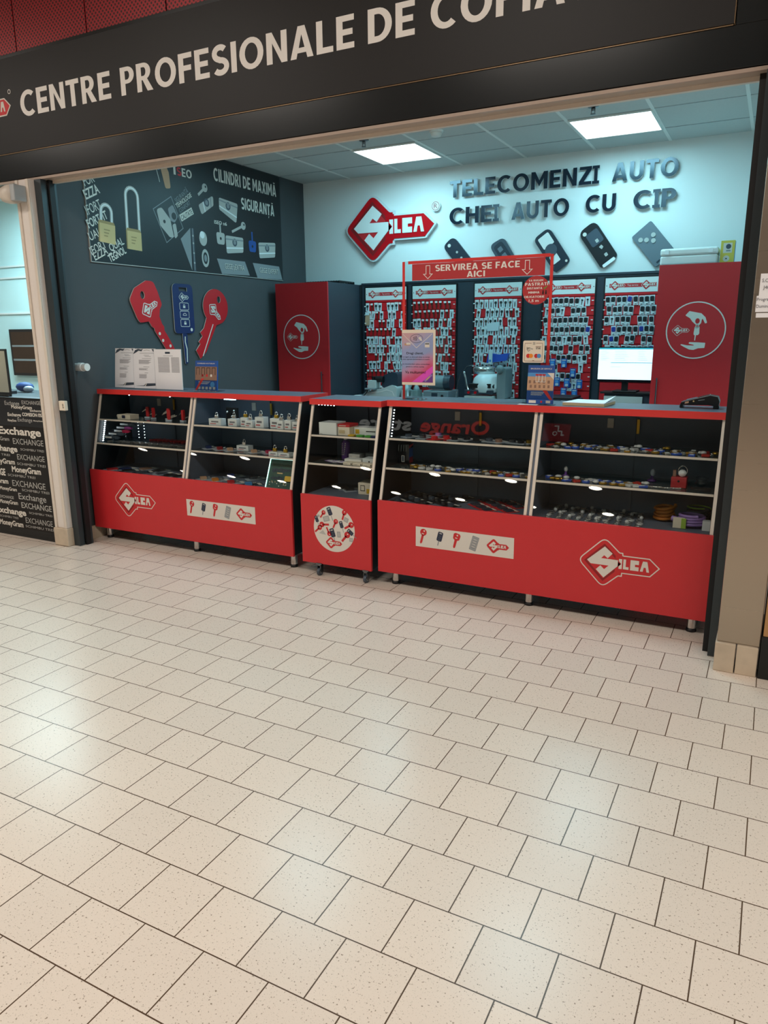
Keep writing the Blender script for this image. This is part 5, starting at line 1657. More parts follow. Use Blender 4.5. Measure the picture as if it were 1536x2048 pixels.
# price lists leaning in clear stands
for i, (xa, xb, wx, nm) in enumerate(((-2.498, -2.300, .205, 'leftmost'), (-2.292, -2.075, .217, 'middle'), (-2.068, -1.812, .256, 'rightmost'))):
    yb = 2.715 - .006 * i
    t = thing('price_list', {'leftmost': 'white price list with black corner pattern, farthest left on the left counter', 'middle': 'white price list with black corner pattern, between two other lists',
                             'rightmost': 'plain white price list with small heading, nearest the blue brochures'}[nm], 'paper sign', ((xa + xb) / 2, yb, 1.131), 'price lists on the left counter')
    M = BACK(yb) @ Matrix.Translation((xa, 1.136 - .001 * i, 0)) @ Matrix.Rotation(math.radians(-7 + 3 * i), 4, 'X')
    h = .292 - .003 * i
    w = xb - xa + .002
    MB(M).box(0, w, 0, h, -.003, 0, 'paper').build('sheet', t)
    MB(M).box(0, w, -.004, .0, -.05, .003, 'acrylic').build('clear_stand', t)
    mb = MB(M)
    if nm != 'rightmost':
        mb.flat([(.0, h * .86), (.02, h * .96), (.05, h * .99), (.08, h * .975), (.10, h * .99), (.085, h * .93), (.055, h * .945), (.03, h * .90)], .0006, 'fob_slate'); mb.flat([(w, h * .92), (w, h * .985), (w * .84, h * .985), (w * .92, h * .92)], .0006, 'fob_slate')
        mb.stroke([(w * .48, h * .95), (w * .62, h * .965), (w * .76, h * .95)], .004, .0006, 'lightgrey_print')
        rows = [(.88, .3, .95), (.83, .48, .72), (.80, .52, .80), (.75, .4, .82)] + [(.71 - .018 * k, .25, .80 - .05 * (k % 3)) for k in range(6)] + [(.54, .45, .72)] + [(.50 - .018 * k, .25, .65 - .06 * (k % 2)) for k in range(3)] + [(.39, .5, .66)] + [(.35 - .018 * k, .25, .60 - .03 * (k % 2)) for k in range(6)]
        mb.flat([(.01, h * .06), (w * .45, h * .075), (w * .55, h * .13), (w * .98, h * .14), (w * .98, h * .08), (w * .6, h * .06)], .0008, 'fob_slate'); mb.flat([(w * .48, h * .06), (w * .53, h * .06), (w * .60, h * .13), (w * .56, h * .13)], .0012, 'white_print')
    else:
        mb.flat(rect(w * .42, h * .885, w * .60, h * .935), .0006, 'fob_slate'); rows = [(.83, .35, .70)] + [(.79 - .019 * k, .14, .56) for k in range(20)] + [(.79 - .019 * k, .63, .92) for k in range(20)]
    mb.stroke(rect(.0005, .0005, w - .0005, h - .0005), .001, .0005, 'grey_print', True)
    for z, a, b in rows:
        mb.flat(rect(w * a, h * z, w * b, h * z + .0022), .0006, 'fine_print')
    mb.build('print', t)
# note pad and card terminal
t = thing('note_pad', 'thick white note pad with a lifted corner on the right counter', 'note pad', (1.04, 2.76, 1.128))
MB(TOP(1.128)).prism([(.925, 2.672), (1.150, 2.650), (1.170, 2.86), (.96, 2.88)], 0, .014, 'paper_edge').build('block', t)
mb = MB(TOP(1.1425)); mb.prism([(.925, 2.672), (1.150, 2.650), (1.170, 2.86), (.96, 2.88)], 0, .003, 'paper')
mb.add([(1.11, 2.70, .003), (1.153, 2.66, .004), (1.172, 2.86, .03), (1.12, 2.87, .006)], [(0, 1, 2, 3)], 'paper').build('top_sheet', t)
t = thing('card_terminal', 'black card payment terminal at the right end of the counter', 'card terminal', (1.61, 2.79, 1.128))
M = BACK(2.76)
MB(M).prism(rounded([(1.513, 1.145), (1.520, 1.158), (1.655, 1.195), (1.690, 1.189), (1.700, 1.165), (1.696, 1.138), (1.650, 1.146), (1.56, 1.143)], .008), -.085, 0, 'black').build('body', t, bevel=.004)
MB().box(1.512, 1.528, 2.765, 2.84, 1.1285, 1.146, 'black').box(1.672, 1.70, 2.765, 2.84, 1.1285, 1.142, 'black').build('foot', t, bevel=.002)
mb = MB(M); mb.flat(rounded([(1.535, 1.149), (1.555, 1.154), (1.556, 1.164), (1.538, 1.159)], .003), .001, 'tan_print'); mb.flat(circle(1.578, 1.164, .004, 12), .001, 'brass_print'); mb.stroke([(1.60, 1.168), (1.63, 1.174)], .003, .001, 'grey_print'); mb.stroke([(1.52, 1.159), (1.655, 1.1965), (1.69, 1.190)], .004, .001, 'grey_print'); mb.build('trim', t)
mb = MB(plane((1.53, 2.765, 1.163), (.965, 0, .262), (0, 1, 0))); mb.box(.01, .06, .008, .075, -.001, .002, 'fob_slate').box(.07, .125, .008, .075, -.001, .0025, 'screen_dark').build('keypad', t)
# ------------------------------------------------------------------ goods inside the showcases
rg = random.Random(21)
UP, LOW, DECK = .902, .730, .525


def seat(pool, key, make):
    if key not in pool:
        pool[key] = [make(), False]
    return pool[key]


POOL = {}


def put(key, make, loc, rz, label, cat, group):
    e = seat(POOL, key, make)
    if not e[1]:
        e[1] = True
        o = e[0]; o.location = loc; o.rotation_euler = (0, 0, rz)
    else:
        o = copy_thing(e[0], loc, (0, 0, rz))
    return tag(o, label, cat, group)


# pocket knives -----------------------------------------------------
def mk_knife_stand():
    r = MB(BACK(0)).prism(rrect(-.011, .012, .013, .085, .009), -.010, .006, 'red_print').build('pocket_knife')
    MB(BACK(0)).prism([(.010, .02), (.055, .035), (.060, .043), (.010, .030)], -.004, -.002, 'chrome').prism([(-.008, .075), (-.045, .05), (-.05, .043), (-.008, .062)], -.002, .0, 'chrome').build('blade', r)
    MB(BACK(0)).prism(rect(-.022, 0, .022, .012), -.012, .012, 'blister').build('foot', r)
    return r
for i, (x, y, rz) in enumerate(((-2.225, 2.755, .2), (-2.135, 2.72, -.4), (-1.985, 2.72, .1), (-1.925, 2.66, .5), (-1.80, 2.67, -.2))):
    put('kn', mk_knife_stand, (x, y, .910), rz, 'red pocket knife standing with open blades, %s from the left on the top shelf' % ORD[i], 'knife', 'standing pocket knives')
t = thing('display_block', 'long pale display block with a small dark shield on the top left shelf', 'display block', (-2.32, 2.66, .910))
MB(TOP(.910)).prism([(-2.40, 2.62), (-2.27, 2.62), (-2.26, 2.70), (-2.39, 2.71)], 0, .034, 'paper_cream').build('block', t, bevel=.003)
MB().lathe([(.004, -.04), (.013, -.03), (.017, 0)], (-2.40, 2.655, .928), 'beige_plastic', 14, 'x').build('nose', t)
mb = MB(BACK(2.6195)); mb.flat(rrect(-2.352, .918, -2.318, .940, .005), .0006, 'navy_print'); mb.build('shield', t)


def mk_cutter(col):
    def f():
        r = MB().box(0, .085, -.006, .006, 0, .016, 'steel_dark').box(.002, .080, -.007, -.006, .003, .013, 'white_gloss').build('folding_knife', bevel=.001)
        MB(BACK(0)).prism(rounded([(.085, -.002), (.14, -.002), (.158, .004), (.155, .014), (.13, .020), (.085, .018)], .004), -.008, .008, col).build('handle', r)
        return r
    return f
for i, (x, y, z, c) in enumerate(((-2.515, 2.585, .765, 'fob_slate'), (-2.50, 2.62, .788, 'fob_slate'), (-2.478, 2.655, .806, 'crimson'), (-2.478, 2.68, .828, 'magenta'), (-2.46, 2.70, .852, 'fob_slate'))):
    put('cut' + c, mk_cutter(c), (x, y, z), 0, '%s handled folding knife, %s from the bottom on the clear rack' % ({'fob_slate': 'grey', 'crimson': 'dark pink', 'magenta': 'bright pink'}[c], ORD[i]), 'knife', 'folding knives on the clear rack')
t = thing('knife_rack', 'clear upright rack holding folding knives in the left showcase bay', 'rack', (-2.42, 2.66, .736))
for x in (-2.50, -2.40):
    MB(LEFT(0)).prism([(2.56, .736), (2.72, .736), (2.72, .85), (2.70, .85), (2.56, .765)], x - .002, x, 'clear_plastic').build('side', t)


def mk_slim(col):
    def f():
        r = MB(TOP(0)).prism(rrect(-.009, -.045, .009, .045, .008), 0, .011, col).build('pocket_knife')
        MB(TOP(0)).prism(rrect(-.004, -.030, .004, .030, .003), .011, .0125, 'chrome').build('inlay', r)
        return r
    return f
for i in range(13):
    put('slimr', mk_slim('red_print'), (-2.215 + .040 * i, 2.80 + .01 * (i % 2), .7365), -.5, 'red pocket knife lying flat, %s from the left on the lower shelf' % ORD[i], 'knife', 'red knives lying on the lower left shelf')
for i in range(17):
    put('slims', mk_slim('steel_dark'), (-2.44 + .046 * i, 2.60 + .006 * (i % 3), .7365), -.7 + .05 * (i % 3), 'grey metal pocket tool lying flat, %s from the left on the lower shelf' % ORD[i], 'knife', 'grey tools lying on the lower left shelf')


# flat blister packs ----------------------------------------------------
def mk_pack(card, goods, w=.045, h=.065, shape='oval'):
    def f():
        r = MB(TOP(0)).prism(rrect(-w, -h, w, h, .006, 3), 0, .002, card).build('blister_pack')
        MB(TOP(0)).prism(rect(-w * .8, h * .55, w * .8, h * .85), .002, .0026, 'white_print').build('header', r)
        if shape == 'oval':
            MB(TOP(0)).prism(circle(0, -.010, w * .55, 16, h * .42), .002, .018, goods).build('contents', r)
        elif shape == 'lock':
            MB(TOP(0)).prism(rrect(-w * .5, -h * .6, w * .5, -.002, .004), .002, .020, goods).build('contents', r)
            a = MB(); a.tube([(-w * .32, -.004, .011), (-w * .32, h * .28, .011), (-w * .16, h * .42, .011), (w * .16, h * .42, .011), (w * .32, h * .28, .011), (w * .32, -.004, .011)], .0035, 'chrome'); a.build('shackle', r)
        else:
            MB(TOP(0)).prism(rrect(-w * .7, -h * .7, w * .7, h * .3, .004), .002, .010, goods).build('contents', r)
        return r
    return f
packs = [('blister', 'red_print', -2.46, 2.60), ('blister', 'navy', -2.39, 2.66), ('blister_dark', 'steel_dark', -2.30, 2.60), ('blister', 'brown_print', -2.24, 2.72), ('blister_dark', 'fob_slate', -2.16, 2.60),
         ('blister', 'steel_dark', -2.08, 2.70), ('blister', 'fob_slate', -1.98, 2.62), ('blister_dark', 'steel_dark', -1.88, 2.60), ('blister', 'steel_dark', -1.79, 2.58)]
for i, (c, g, x, y) in enumerate(packs):
    put('pk' + c + g, mk_pack(c, g, .045, .075, 'box'), (x, y, DECK), -.55 + .3 * (i % 2), 'flat grey blister pack, %s from the left at the bottom of the leftmost bay' % ORD[i], 'package', 'packs at the bottom of the leftmost bay')


# padlocks on white boxes -------------------------------------------------
def mk_lockbox(w, h, big):
    def f():
        r = MB().box(-w / 2, w / 2, 0, .055, 0, h, 'white_gloss').build('padlock_box')
        mb = MB(BACK(0)); mb.flat(rect(-w * .3, h * .45, w * .3, h * .65), .0006, 'fine_print'); mb.flat(rect(-w * .4, h * .2, w * .1, h * .3), .0006, 'red_print'); mb.build('print', r)
        z = h + .0
        MB().box(-.014, .014, .016, .032, z, z + .022, 'chrome' if not big else 'brass').build('padlock_body', r, bevel=.003)
        a = MB(); a.tube([(-.009, .024, z + .02)] + [(-.009 * math.cos(PI * k / 6), .024, z + .032 + .009 * math.sin(PI * k / 6)) for k in range(7)] + [(.009, .024, z + .02)], .0026, 'chrome'); a.build('shackle', r)
        return r
    return f
lb = [(-1.455, .105, .045), (-1.313, .075, .048), (-1.224, .055, .060), (-1.165, .060, .045), (-1.085, .070, .070), (-.968, .075, .065), (-.910, .046, .055), (-.858, .048, .060), (-.800, .060, .050)]
for i, (x, w, h) in enumerate(lb):
    put('lb%d' % i, mk_lockbox(w, h, i in (2, 5)), (x, 2.606 + .012 * (i % 3), .910), 0, 'white box with a padlock on top, %s from the left on the bright top shelf' % ORD[i], 'padlock box', 'padlock boxes on the bright shelf')
t = thing('lock_stand', 'black upright stand with small chrome locks behind the padlock boxes', 'stand', (-1.40, 2.72, .910))
MB(BACK(2.74)).prism(rect(-1.46, .911, -1.36, 1.02), -.01, 0, 'black').build('board', t)
for x, z in ((-1.44, .99), (-1.40, .96), (-1.38, 1.0)):
    MB().ball((x, 2.728, z), .010, 'chrome', 10).build('small_lock', t)
lbx = [(-1.275, 2.63, .10, .035), (-.945, 2.53, .070, .028), (-.86, 2.53, .085, .026), (-.785, 2.55, .030, .028)]
for i, (x, y, w, h) in enumerate(lbx):
    put('lc%d' % i, mk_lockbox(w, h, i > 0), (x, y + .035, .736), .0, 'small carton with a brass padlock on top, %s from the left on the middle shelf' % ORD[i], 'padlock box', 'padlock cartons on the middle shelf')
for i, (x, y, g) in enumerate(((-1.55, 2.65, 'navy'), (-1.44, 2.64, 'red_dark_print'), (-1.345, 2.635, 'tan_print'), (-1.14, 2.635, 'tan_print'), (-1.03, 2.65, 'crimson'))):
    put('pl' + g, mk_pack('blister', g, .040, .06, 'lock'), (x, y + .012, .736), -.6, 'padlock in a blister pack, %s from the left on the middle shelf' % ORD[i], 'package', 'padlock packs on the middle shelf')
for i, (x, y, g, c) in enumerate(((-1.555, 2.60, 'tan_print', 'blister'), (-1.44, 2.59, 'orange', 'blister'), (-1.44, 2.76, 'enamel_blue', 'blister'), (-1.285, 2.57, 'red_print', 'blister'), (-1.24, 2.755, 'steel_dark', 'blister'), (-1.135, 2.57, 'blue_light', 'blister_dark'))):
    put('pb' + g, mk_pack(c, g, .040, .075, 'lock'), (x, y, DECK), -.65, '%s padlock on a flat blister card, %s from the left at the bottom' % ({'tan_print': 'tan', 'orange': 'orange', 'enamel_blue': 'blue', 'red_print': 'red', 'steel_dark': 'grey', 'blue_light': 'pale blue'}[g], ORD[i]), 'package', 'padlock cards on the showcase bottom')
t = thing('glass_sign', 'edge-lit greenish glass sign with dark lettering at the bottom of the second bay', 'sign', (-.87, 2.58, DECK))
M = plane((-.995, 2.535, .528), (1, 0, 0), (0, .42, 1))
MB(M).prism(rect(0, 0, .225, .195), -.004, 0, 'sign_glass').build('panel', t)
MB(M).prism(rect(-.005, 0, 0, .198), -.004, .001, 'edge_glow').prism(rect(0, .195, .225, .200), -.004, .001, 'edge_glow').build('lit_edge', t)
mb = MB(M); mb.text('gadget', .028, .175, .115, .026, .001, 'navy_print', bold=.03, ref='d'); mb.text('cafe', .028, .125, .060, .022, .001, 'navy_print', bold=.03, ref='f'); mb.build('lettering', t)
mb = MB(M)
for k in range(14):
    mb.flat(circle(.02 + .17 * rg.random(), .008 + .04 * rg.random(), .004, 8), .001, rg.choice(['white_print', 'brass_print', 'lightgrey_print']))
mb.flat(rrect(.07, .098, .115, .106, .003), .001, 'brass_print'); mb.build('print', t)
o = MB(M).prism(rrect(.145, .05, .195, .085, .008), .002, .012, 'yellow_print').build('yellow_tag', loc=(-.83, 2.57, .60)); tag(o, 'orange-yellow tag in front of the edge-lit glass sign', 'tag')

# narrow showcase -------------------------------------------------------
def carton(name, label, x0, x1, y0, y1, z0, h, body, prints, cat='box', lid=None):
    t = thing(name, label, cat, ((x0 + x1) / 2, (y0 + y1) / 2, z0))
    MB().box(x0, x1, y0, y1, z0 + .0005, z0 + h, body).build('carton', t, bevel=.001)
    if lid:
        MB().box(x0 - .001, x1 + .001, y0 - .001, y1 + .001, z0 + h * .78, z0 + h + .001, lid).build('lid', t)
    if prints:
        mb = MB(BACK(y0 - (.0012 if lid else 0)))
        for k, (a, b, c, d, m) in enumerate(prints):
            mb.flat(rect(x0 + (x1 - x0) * a, z0 + h * b, x0 + (x1 - x0) * c, z0 + h * d), .0006 + .0002 * k, m)
        mb.build('print', t)
    return t
MS1, MS2 = .894, .720
carton('white_carton', 'plain white carton at the left of the narrow showcase top shelf', -.603, -.475, 2.60, 2.72, MS1, .078, 'white_gloss', [(.05, .05, .2, .1, 'lightgrey_print')])
carton('light_carton', 'beige carton with red lid on the narrow showcase top shelf', -.468, -.385, 2.61, 2.72, MS1, .070, 'paper_cream', [(.1, .2, .6, .5, 'paper_edge'), (.1, .86, .7, .92, 'white_print')], lid='red_print')
carton('yellow_dot_box', 'white box with yellow dot, right on the narrow showcase top shelf', -.380, -.19, 2.66, 2.76, MS1, .050, 'white_gloss', [(.05, .2, .2, .75, 'yellow_print'), (.45, .5, .8, .62, 'black')])
for i, (x, c) in enumerate(((-.37, 'yellow_print'), (-.31, 'green_print'), (-.25, 'green_print'), (-.21, 'navy'))):
    o = MB(TOP(MS1)).prism(rrect(x - .022, 2.595, x + .022, 2.635, .01), .0005, .010, c).build('small_tag', loc=(x, 2.615, MS1)); tag(o, '%s little tag lying before the boxes, %s from the left' % ({'yellow_print': 'yellow', 'green_print': 'green', 'navy': 'navy'}[c], ORD[i]), 'tag', 'little tags in the narrow showcase')
t = thing('bottle', 'purple bottle with white flower print on the narrow showcase middle shelf', 'bottle', (-.493, 2.745, MS2))
MB().lathe([(.026, 0.001), (.029, .004), (.029, .105), (.022, .12), (.012, .128)], (-.493, 2.745, MS2), 'purple').build('body', t)
MB().lathe([(.012, .128), (.013, .15)], (-.493, 2.745, MS2), 'white_plain').build('cap', t)
mb = MB()
for k in range(3):
    a0 = [-.9 + 1.5 * j / 8 for j in range(9)]
    for s in range(7):
        z0 = MS2 + .03 + .012 * s
        mb.add([(-.493 + .0296 * math.sin(a), 2.745 - .0296 * math.cos(a), z0 + d) for d in (0, .007) for a in (a0[1] + .22 * s * (k - 1) * .3 + .32 * k, a0[1] + .22 * s * (k - 1) * .3 + .32 * k + .2)], [(0, 1, 3, 2)], 'white_print')
mb.build('flower_print', t)
carton('grey_carton', 'small grey carton right of the purple bottle', -.435, -.355, 2.68, 2.75, MS2, .048, 'lightgrey_print', [(.3, .2, .7, .7, 'white_print')])
carton('brown_carton', 'flat brownish carton at the back of the narrow showcase middle shelf', -.345, -.24, 2.74, 2.83, MS2, .050, 'grey_print', None)
carton('flat_carton', 'flat white carton with small marks, right of the middle shelf of the narrow showcase', -.42, -.30, 2.60, 2.67, MS2, .030, 'white_plain', [(.3, .3, .5, .6, 'red_print')])
carton('flat_carton', 'pale carton at the right edge of the narrow showcase middle shelf', -.295, -.19, 2.61, 2.69, MS2, .040, 'sleeve', [(.4, .4, .5, .6, 'black')])
for i in range(8):
    o = MB(TOP(MS2)).prism(xf(rect(-.045, -.02, .045, .02), -.545 + .022 * i, 2.635 - .006 * i, 1, -.5), .0006 + .0012 * i, .0016 + .0012 * i, ('violet', 'paper', 'white_plain')[i % 3]).build('name_card', loc=(-.545 + .022 * i, 2.635 - .006 * i, MS2)); tag(o, 'card %s from the left in the fanned row before the bottle' % ORD[i], 'card', 'fanned cards in the narrow showcase')
for i in range(3):
    carton('label_carton', 'long white label carton, %s from the left at the front of the middle shelf' % ORD[i], -.40 + .070 * i, -.335 + .070 * i, 2.548, 2.60, MS2, .018, 'paper_cream', [(.85, .2, .95, .8, 'black'), (.1, .4, .5, .5, 'fine_print')])
carton('square_carton', 'cream carton with yellow dot at the bottom right of the narrow showcase', -.335, -.20, 2.62, 2.74, DECK, .075, 'paper_cream', [(.12, .3, .36, .8, 'black'), (.15, .36, .33, .74, 'paper_cream'), (.45, .12, .68, .52, 'yellow_print'), (.75, .4, .95, .45, 'grey_print'), (.75, .6, .95, .65, 'grey_print')])
for i, (x, y) in enumerate(((-.52, 2.74), (-.45, 2.70), (-.39, 2.76))):
    put('pkm', mk_pack('blister', 'steel_dark', .04, .055, 'box'), (x, y, DECK), .8, 'small grey pack, %s from the left on the floor of the narrow showcase' % ORD[i], 'package', 'packs at the bottom of the narrow showcase')


# right counter: remotes, keychains, packs --------------------------------
RU = [(.0, 2.63, 'blister', 'fob_slate'), (.06, 2.70, 'blister', 'steel_dark'), (.10, 2.615, 'blister', 'steel_dark'), (.185, 2.60, 'red_tape', 'red_print'), (.235, 2.66, 'red_tape', 'red_print'), (.30, 2.625, 'blister', 'black'), (.37, 2.655, 'blister', 'black'), (.435, 2.63, 'blister_dark', 'black'), (.505, 2.655, 'blister', 'fob_slate'), (.57, 2.64, 'blister', 'brown_print'), (.645, 2.66, 'blister', 'steel_dark'), (.695, 2.65, 'blister', 'black'), (.742, 2.67, 'blister', 'brass'), (.14, 2.76, 'blister', 'violet')]
for i, (x, y, c, g) in enumerate(RU):
    put('ru' + c + g, mk_pack(c, g, .034, .050, 'oval'), (x, y + .05, .902), -.5 + .2 * (i % 3), '%s blister pack, %s from the left on the upper shelf below the acrylic screen' % ('red' if c == 'red_tape' else 'clear', ORD[i]), 'package', 'packs on the upper shelf of the right counter')
t = thing('tool_pack', 'black upright tool pack with blue side at the left of the middle shelf', 'package', (-.035, 2.70, .730))
MB().box(-.082, -.004, 2.675, 2.735, .731, .855, 'black_gloss').build('carton', t)
mb = MB(BACK(2.675)); mb.flat(rect(-.055, .745, -.035, .785), .0006, 'white_print'); mb.flat(rect(-.052, .748, -.038, .782), .0008, 'fob_slate')
for k in range(4):
    mb.stroke([(-.075 + .017 * k, .81), (-.073 + .017 * k, .85)], .004, .0006, 'grey_print')
mb.build('print', t)
mb = MB(LEFT(-.004)); mb.flat(rect(2.676, .76, 2.734, .83), .0006, 'blue_pack'); mb.flat([(2.676, .83), (2.734, .845), (2.734, .855), (2.676, .85)], .0008, 'red_sign'); mb.flat(rect(2.68, .74, 2.73, .775), .0010, 'red_dark_print'); mb.build('side_print', t)


def ring_pts(cx, cy, z, r, n=12):
    return [(cx + r * math.cos(2 * PI * k / n), cy + r * math.sin(2 * PI * k / n), z) for k in range(n)]


def mk_chain(shape, col):
    def f():
        r = MB().tube(ring_pts(0, .026, .0025, .012), .0016, 'chrome', 6, True).tube([(0, .014, .003), (0, .004, .004)], .002, 'chrome', 6).build('keychain')
        if shape == 'round':
            MB(TOP(0)).prism(circle(0, -.014, .021, 18), .0005, .010, col).prism(circle(0, -.014, .012, 14), .010, .012, 'white_gloss').build('pendant', r)
        elif shape == 'heart':
            MB(TOP(0)).prism(rounded([(0, -.042), (.024, -.010), (.015, .006), (0, -.002), (-.015, .006), (-.024, -.010)], .006), .0005, .011, col).build('pendant', r)
        elif shape == 'tag':
            MB(TOP(0)).prism(rrect(-.016, -.044, .016, .002, .005), .0005, .009, col).prism(rect(-.010, -.036, .010, -.014), .009, .0105, 'white_gloss').build('pendant', r)
        else:
            MB().ball((0, -.014, .010), .017, col, 12, (1, 1, .55)).ball((0, .006, .008), .011, col, 10, (1, 1, .7)).build('pendant', r)
        return r
    return f
KC = [('round', 'enamel_blue', 'blue round'), ('heart', 'enamel_red', 'red heart'), ('tag', 'enamel_gold', 'gold tag'), ('figure', 'enamel_white', 'white figure'), ('round', 'enamel_gold', 'gold round'), ('tag', 'chrome', 'silver tag'), ('figure', 'brass', 'brass figure'), ('heart', 'enamel_white', 'white heart'), ('tag', 'enamel_blue', 'blue tag')]


def chains(pts, z, where, group):
    for i, (x, y) in enumerate(pts):
        s, c, d = KC[(i * 5 + rg.randrange(3)) % len(KC)]
        put('kc' + s + c, mk_chain(s, c), (x, y, z), rg.uniform(-1.2, 1.2), '%s keychain, %s from the left %s' % (d, ORD[i], where), 'keychain', group)
def line(xa, xb, n, y, jit=.02):
    return [(xa + (xb - xa) * (k + .5) / n + rg.uniform(-.006, .006), y + (-1) ** k * jit + rg.uniform(-.006, .006)) for k in range(n)]
chains(line(.05, .78, 30, 2.618, .032), .730, 'on the middle shelf below the acrylic screen', 'keychains on the middle shelf')
chains(line(.85, 1.72, 27, 2.668, .026) + line(.86, 1.70, 12, 2.76, .02), .902, 'on the upper shelf of the rightmost bay', 'keychains on the upper right shelf')
chains(line(.88, 1.42, 24, 2.615, .03), .730, 'on the middle shelf of the rightmost bay', 'keychains on the lower right shelf')
t = thing('ornament', 'purple ornament with a small white egg on the middle right shelf', 'ornament', (.955, 2.70, .730))
MB().lathe([(.018, .001), (.022, .006), (.008, .012), (.006, .03)], (.955, 2.70, .73), 'purple').build('foot', t)
MB().ball((.955, 2.70, .772), .011, 'enamel_white', 12, (1, 1, 1.5)).build('egg', t)
t = thing('ornament', 'purple ornament with a glass ball, nearer the red gift box', 'ornament', (1.405, 2.76, .730))
MB().lathe([(.022, .001), (.026, .006), (.01, .014), (.006, .03)], (1.405, 2.76, .73), 'purple').build('foot', t)
MB().ball((1.408, 2.76, .778), .014, 'blister', 12, (1, 1, 1.5)).build('ball', t)
for i, (x, y) in enumerate(((1.43, 2.60), (1.47, 2.585), (1.52, 2.60))):
    r = put('chainlie', lambda: MB().tube([(-.04, 0, .003), (-.015, .006, .003), (.015, .0, .003), (.05, .005, .003)], .0028, 'chrome', 6).build('neck_chain'), (x, y, .730), .1 * i, 'thin silver chain lying flat, %s from the left before the red gift box' % ORD[i], 'chain', 'silver chains on the middle right shelf')
t = thing('gift_box', 'red gift box with a ring-shaped watch on top on the middle right shelf', 'gift box', (1.55, 2.66, .730))
MB().box(1.515, 1.59, 2.63, 2.70, .7305, .785, 'red_sign').build('box', t, bevel=.002)
MB(BACK(2.63)).flat(circle(1.552, .765, .006, 12), .0006, 'black').build('hole', t)
MB().lathe([(.019, -.005), (.019, .004)], (1.565, 2.655, .805), 'white_gloss', 20, 'y').build('dial', t)
MB().tube([(1.565 + .022 * math.cos(a), 2.665, .815 + .026 * math.sin(a)) for a in [math.radians(-60 + 20 * k) for k in range(16)]], .003, 'chrome').build('strap', t)
MB().box(1.52, 1.535, 2.65, 2.66, .785, .82, 'brown_print').build('charm', t)
t = thing('crystal_ornament', 'clear crystal ornament at the right end of the middle shelf', 'ornament', (1.66, 2.63, .730))
MB().lathe([(.045, .001), (.05, .006), (.045, .012), (.02, .016)], (1.66, 2.63, .730), 'clear_plastic').build('base', t)
MB().lathe([(.015, .016), (.03, .035), (.022, .05), (.035, .062), (.02, .068)], (1.66, 2.63, .730), 'clear_plastic').build('figure', t)


# bottom of the right counter
def lattice(x0, x1, y0, y1, ang, px, py, w, h):
    c, d = math.cos(ang), math.sin(ang)
    ex, ey = abs(w * c) + abs(h * d), abs(w * d) + abs(h * c)
    out = []
    for j in range(-9, 10):
        for i in range(-9, 10):
            u, v = i * px, j * py
            x, y = (x0 + x1) / 2 + u * c - v * d, (y0 + y1) / 2 + u * d + v * c
            if x0 + ex < x < x1 - ex and y0 + ey < y < y1 - ey:
                out.append((x, y))
    return sorted(out)
for i, (x, y) in enumerate(lattice(-.092, .40, 2.485, 2.885, -.6, .071, .100, .033, .047)):
    o = put('blk%d' % (i % 2), mk_pack('black_print', ('fob_slate', 'steel_dark')[i % 2], .033, .047, 'oval'), (x, y, DECK), -.6, 'black blister pack, %s from the left in the dark spread at the bottom' % ORD[i], 'package', 'black packs at the bottom of the right counter')
for i, (x, y) in enumerate(lattice(.34, .80, 2.485, 2.885, -.75, .073, .100, .034, .047)):
    o = put('redp', mk_pack('red_print', 'blister_dark', .034, .047, 'box'), (x, y, DECK), -.75, 'red packet, %s from the left in the red spread at the bottom' % ORD[i], 'package', 'red packets at the bottom of the right counter')


def mk_ring(v):
    def f():
        r = MB().tube(ring_pts(0, 0, .003, .017), .0027, 'chrome', 6, True).build('key_ring')
        if v == 0:
            MB(TOP(0)).prism(rrect(-.011, .015, .011, .044, .004), .0005, .008, 'enamel_white').build('charm', r)
        elif v == 1:
            MB(TOP(0)).prism(circle(0, .030, .015, 14), .0005, .008, 'chrome').build('charm', r)
        else:
            MB().ball((0, .028, .011), .011, 'enamel_white', 10).build('charm', r)
        return r
    return f
n = 0
for c in range(10):
    x0 = .905 + .0525 * c
    for r in range(5):
        y = 2.555 + .060 * r
        put('ring%d' % ((c + r) % 3), mk_ring((c + r) % 3), (x0 - .004 * r + rg.uniform(-.004, .004), y, DECK), rg.uniform(-.5, .5), 'small key ring with charm, column %s from the left, row %s from the glass' % (ORD[c], ORD[r]), 'key ring', 'key rings in rows on the showcase bottom')
t = thing('cable_coil', 'orange coiled cable on the showcase bottom right of the key rings', 'cable', (1.485, 2.75, DECK))
MB().tube([(1.485 + (.047 + .006 * math.sin(k * .9)) * math.cos(2 * PI * k / 16), 2.75 + .047 * math.sin(2 * PI * k / 16), DECK + .009 + .0011 * k + .006 * math.sin(k * .4)) for k in range(66)], .0085, 'orange').build('coil', t)
t = thing('bike_lock', 'violet coiled bicycle lock with a pale label in the bottom right corner', 'lock', (1.63, 2.66, DECK))
MB().tube([(1.63 + .060 * math.cos(2 * PI * k / 18), 2.665 + .055 * math.sin(2 * PI * k / 18), DECK + .010 + .0008 * k) for k in range(70)], .0085, 'violet').build('coil', t)
MB().box(1.545, 1.60, 2.598, 2.603, DECK + .002, DECK + .058, 'paper_cream').box(1.585, 1.608, 2.597, 2.602, DECK + .002, DECK + .055, 'lime').build('label', t)
MB().cyl((1.575, 2.62, DECK + .04), (1.535, 2.63, DECK + .045), .014, 'violet').build('lock_barrel', t)
t = thing('bike_lock', 'grey and lime coiled lock lying behind the violet one', 'lock', (1.65, 2.78, DECK))
MB().tube([(1.65 + .055 * math.cos(2 * PI * k / 18), 2.80 + .05 * math.sin(2 * PI * k / 18), DECK + .010 + .0010 * k) for k in range(56)], .007, 'fob_slate').build('coil', t)
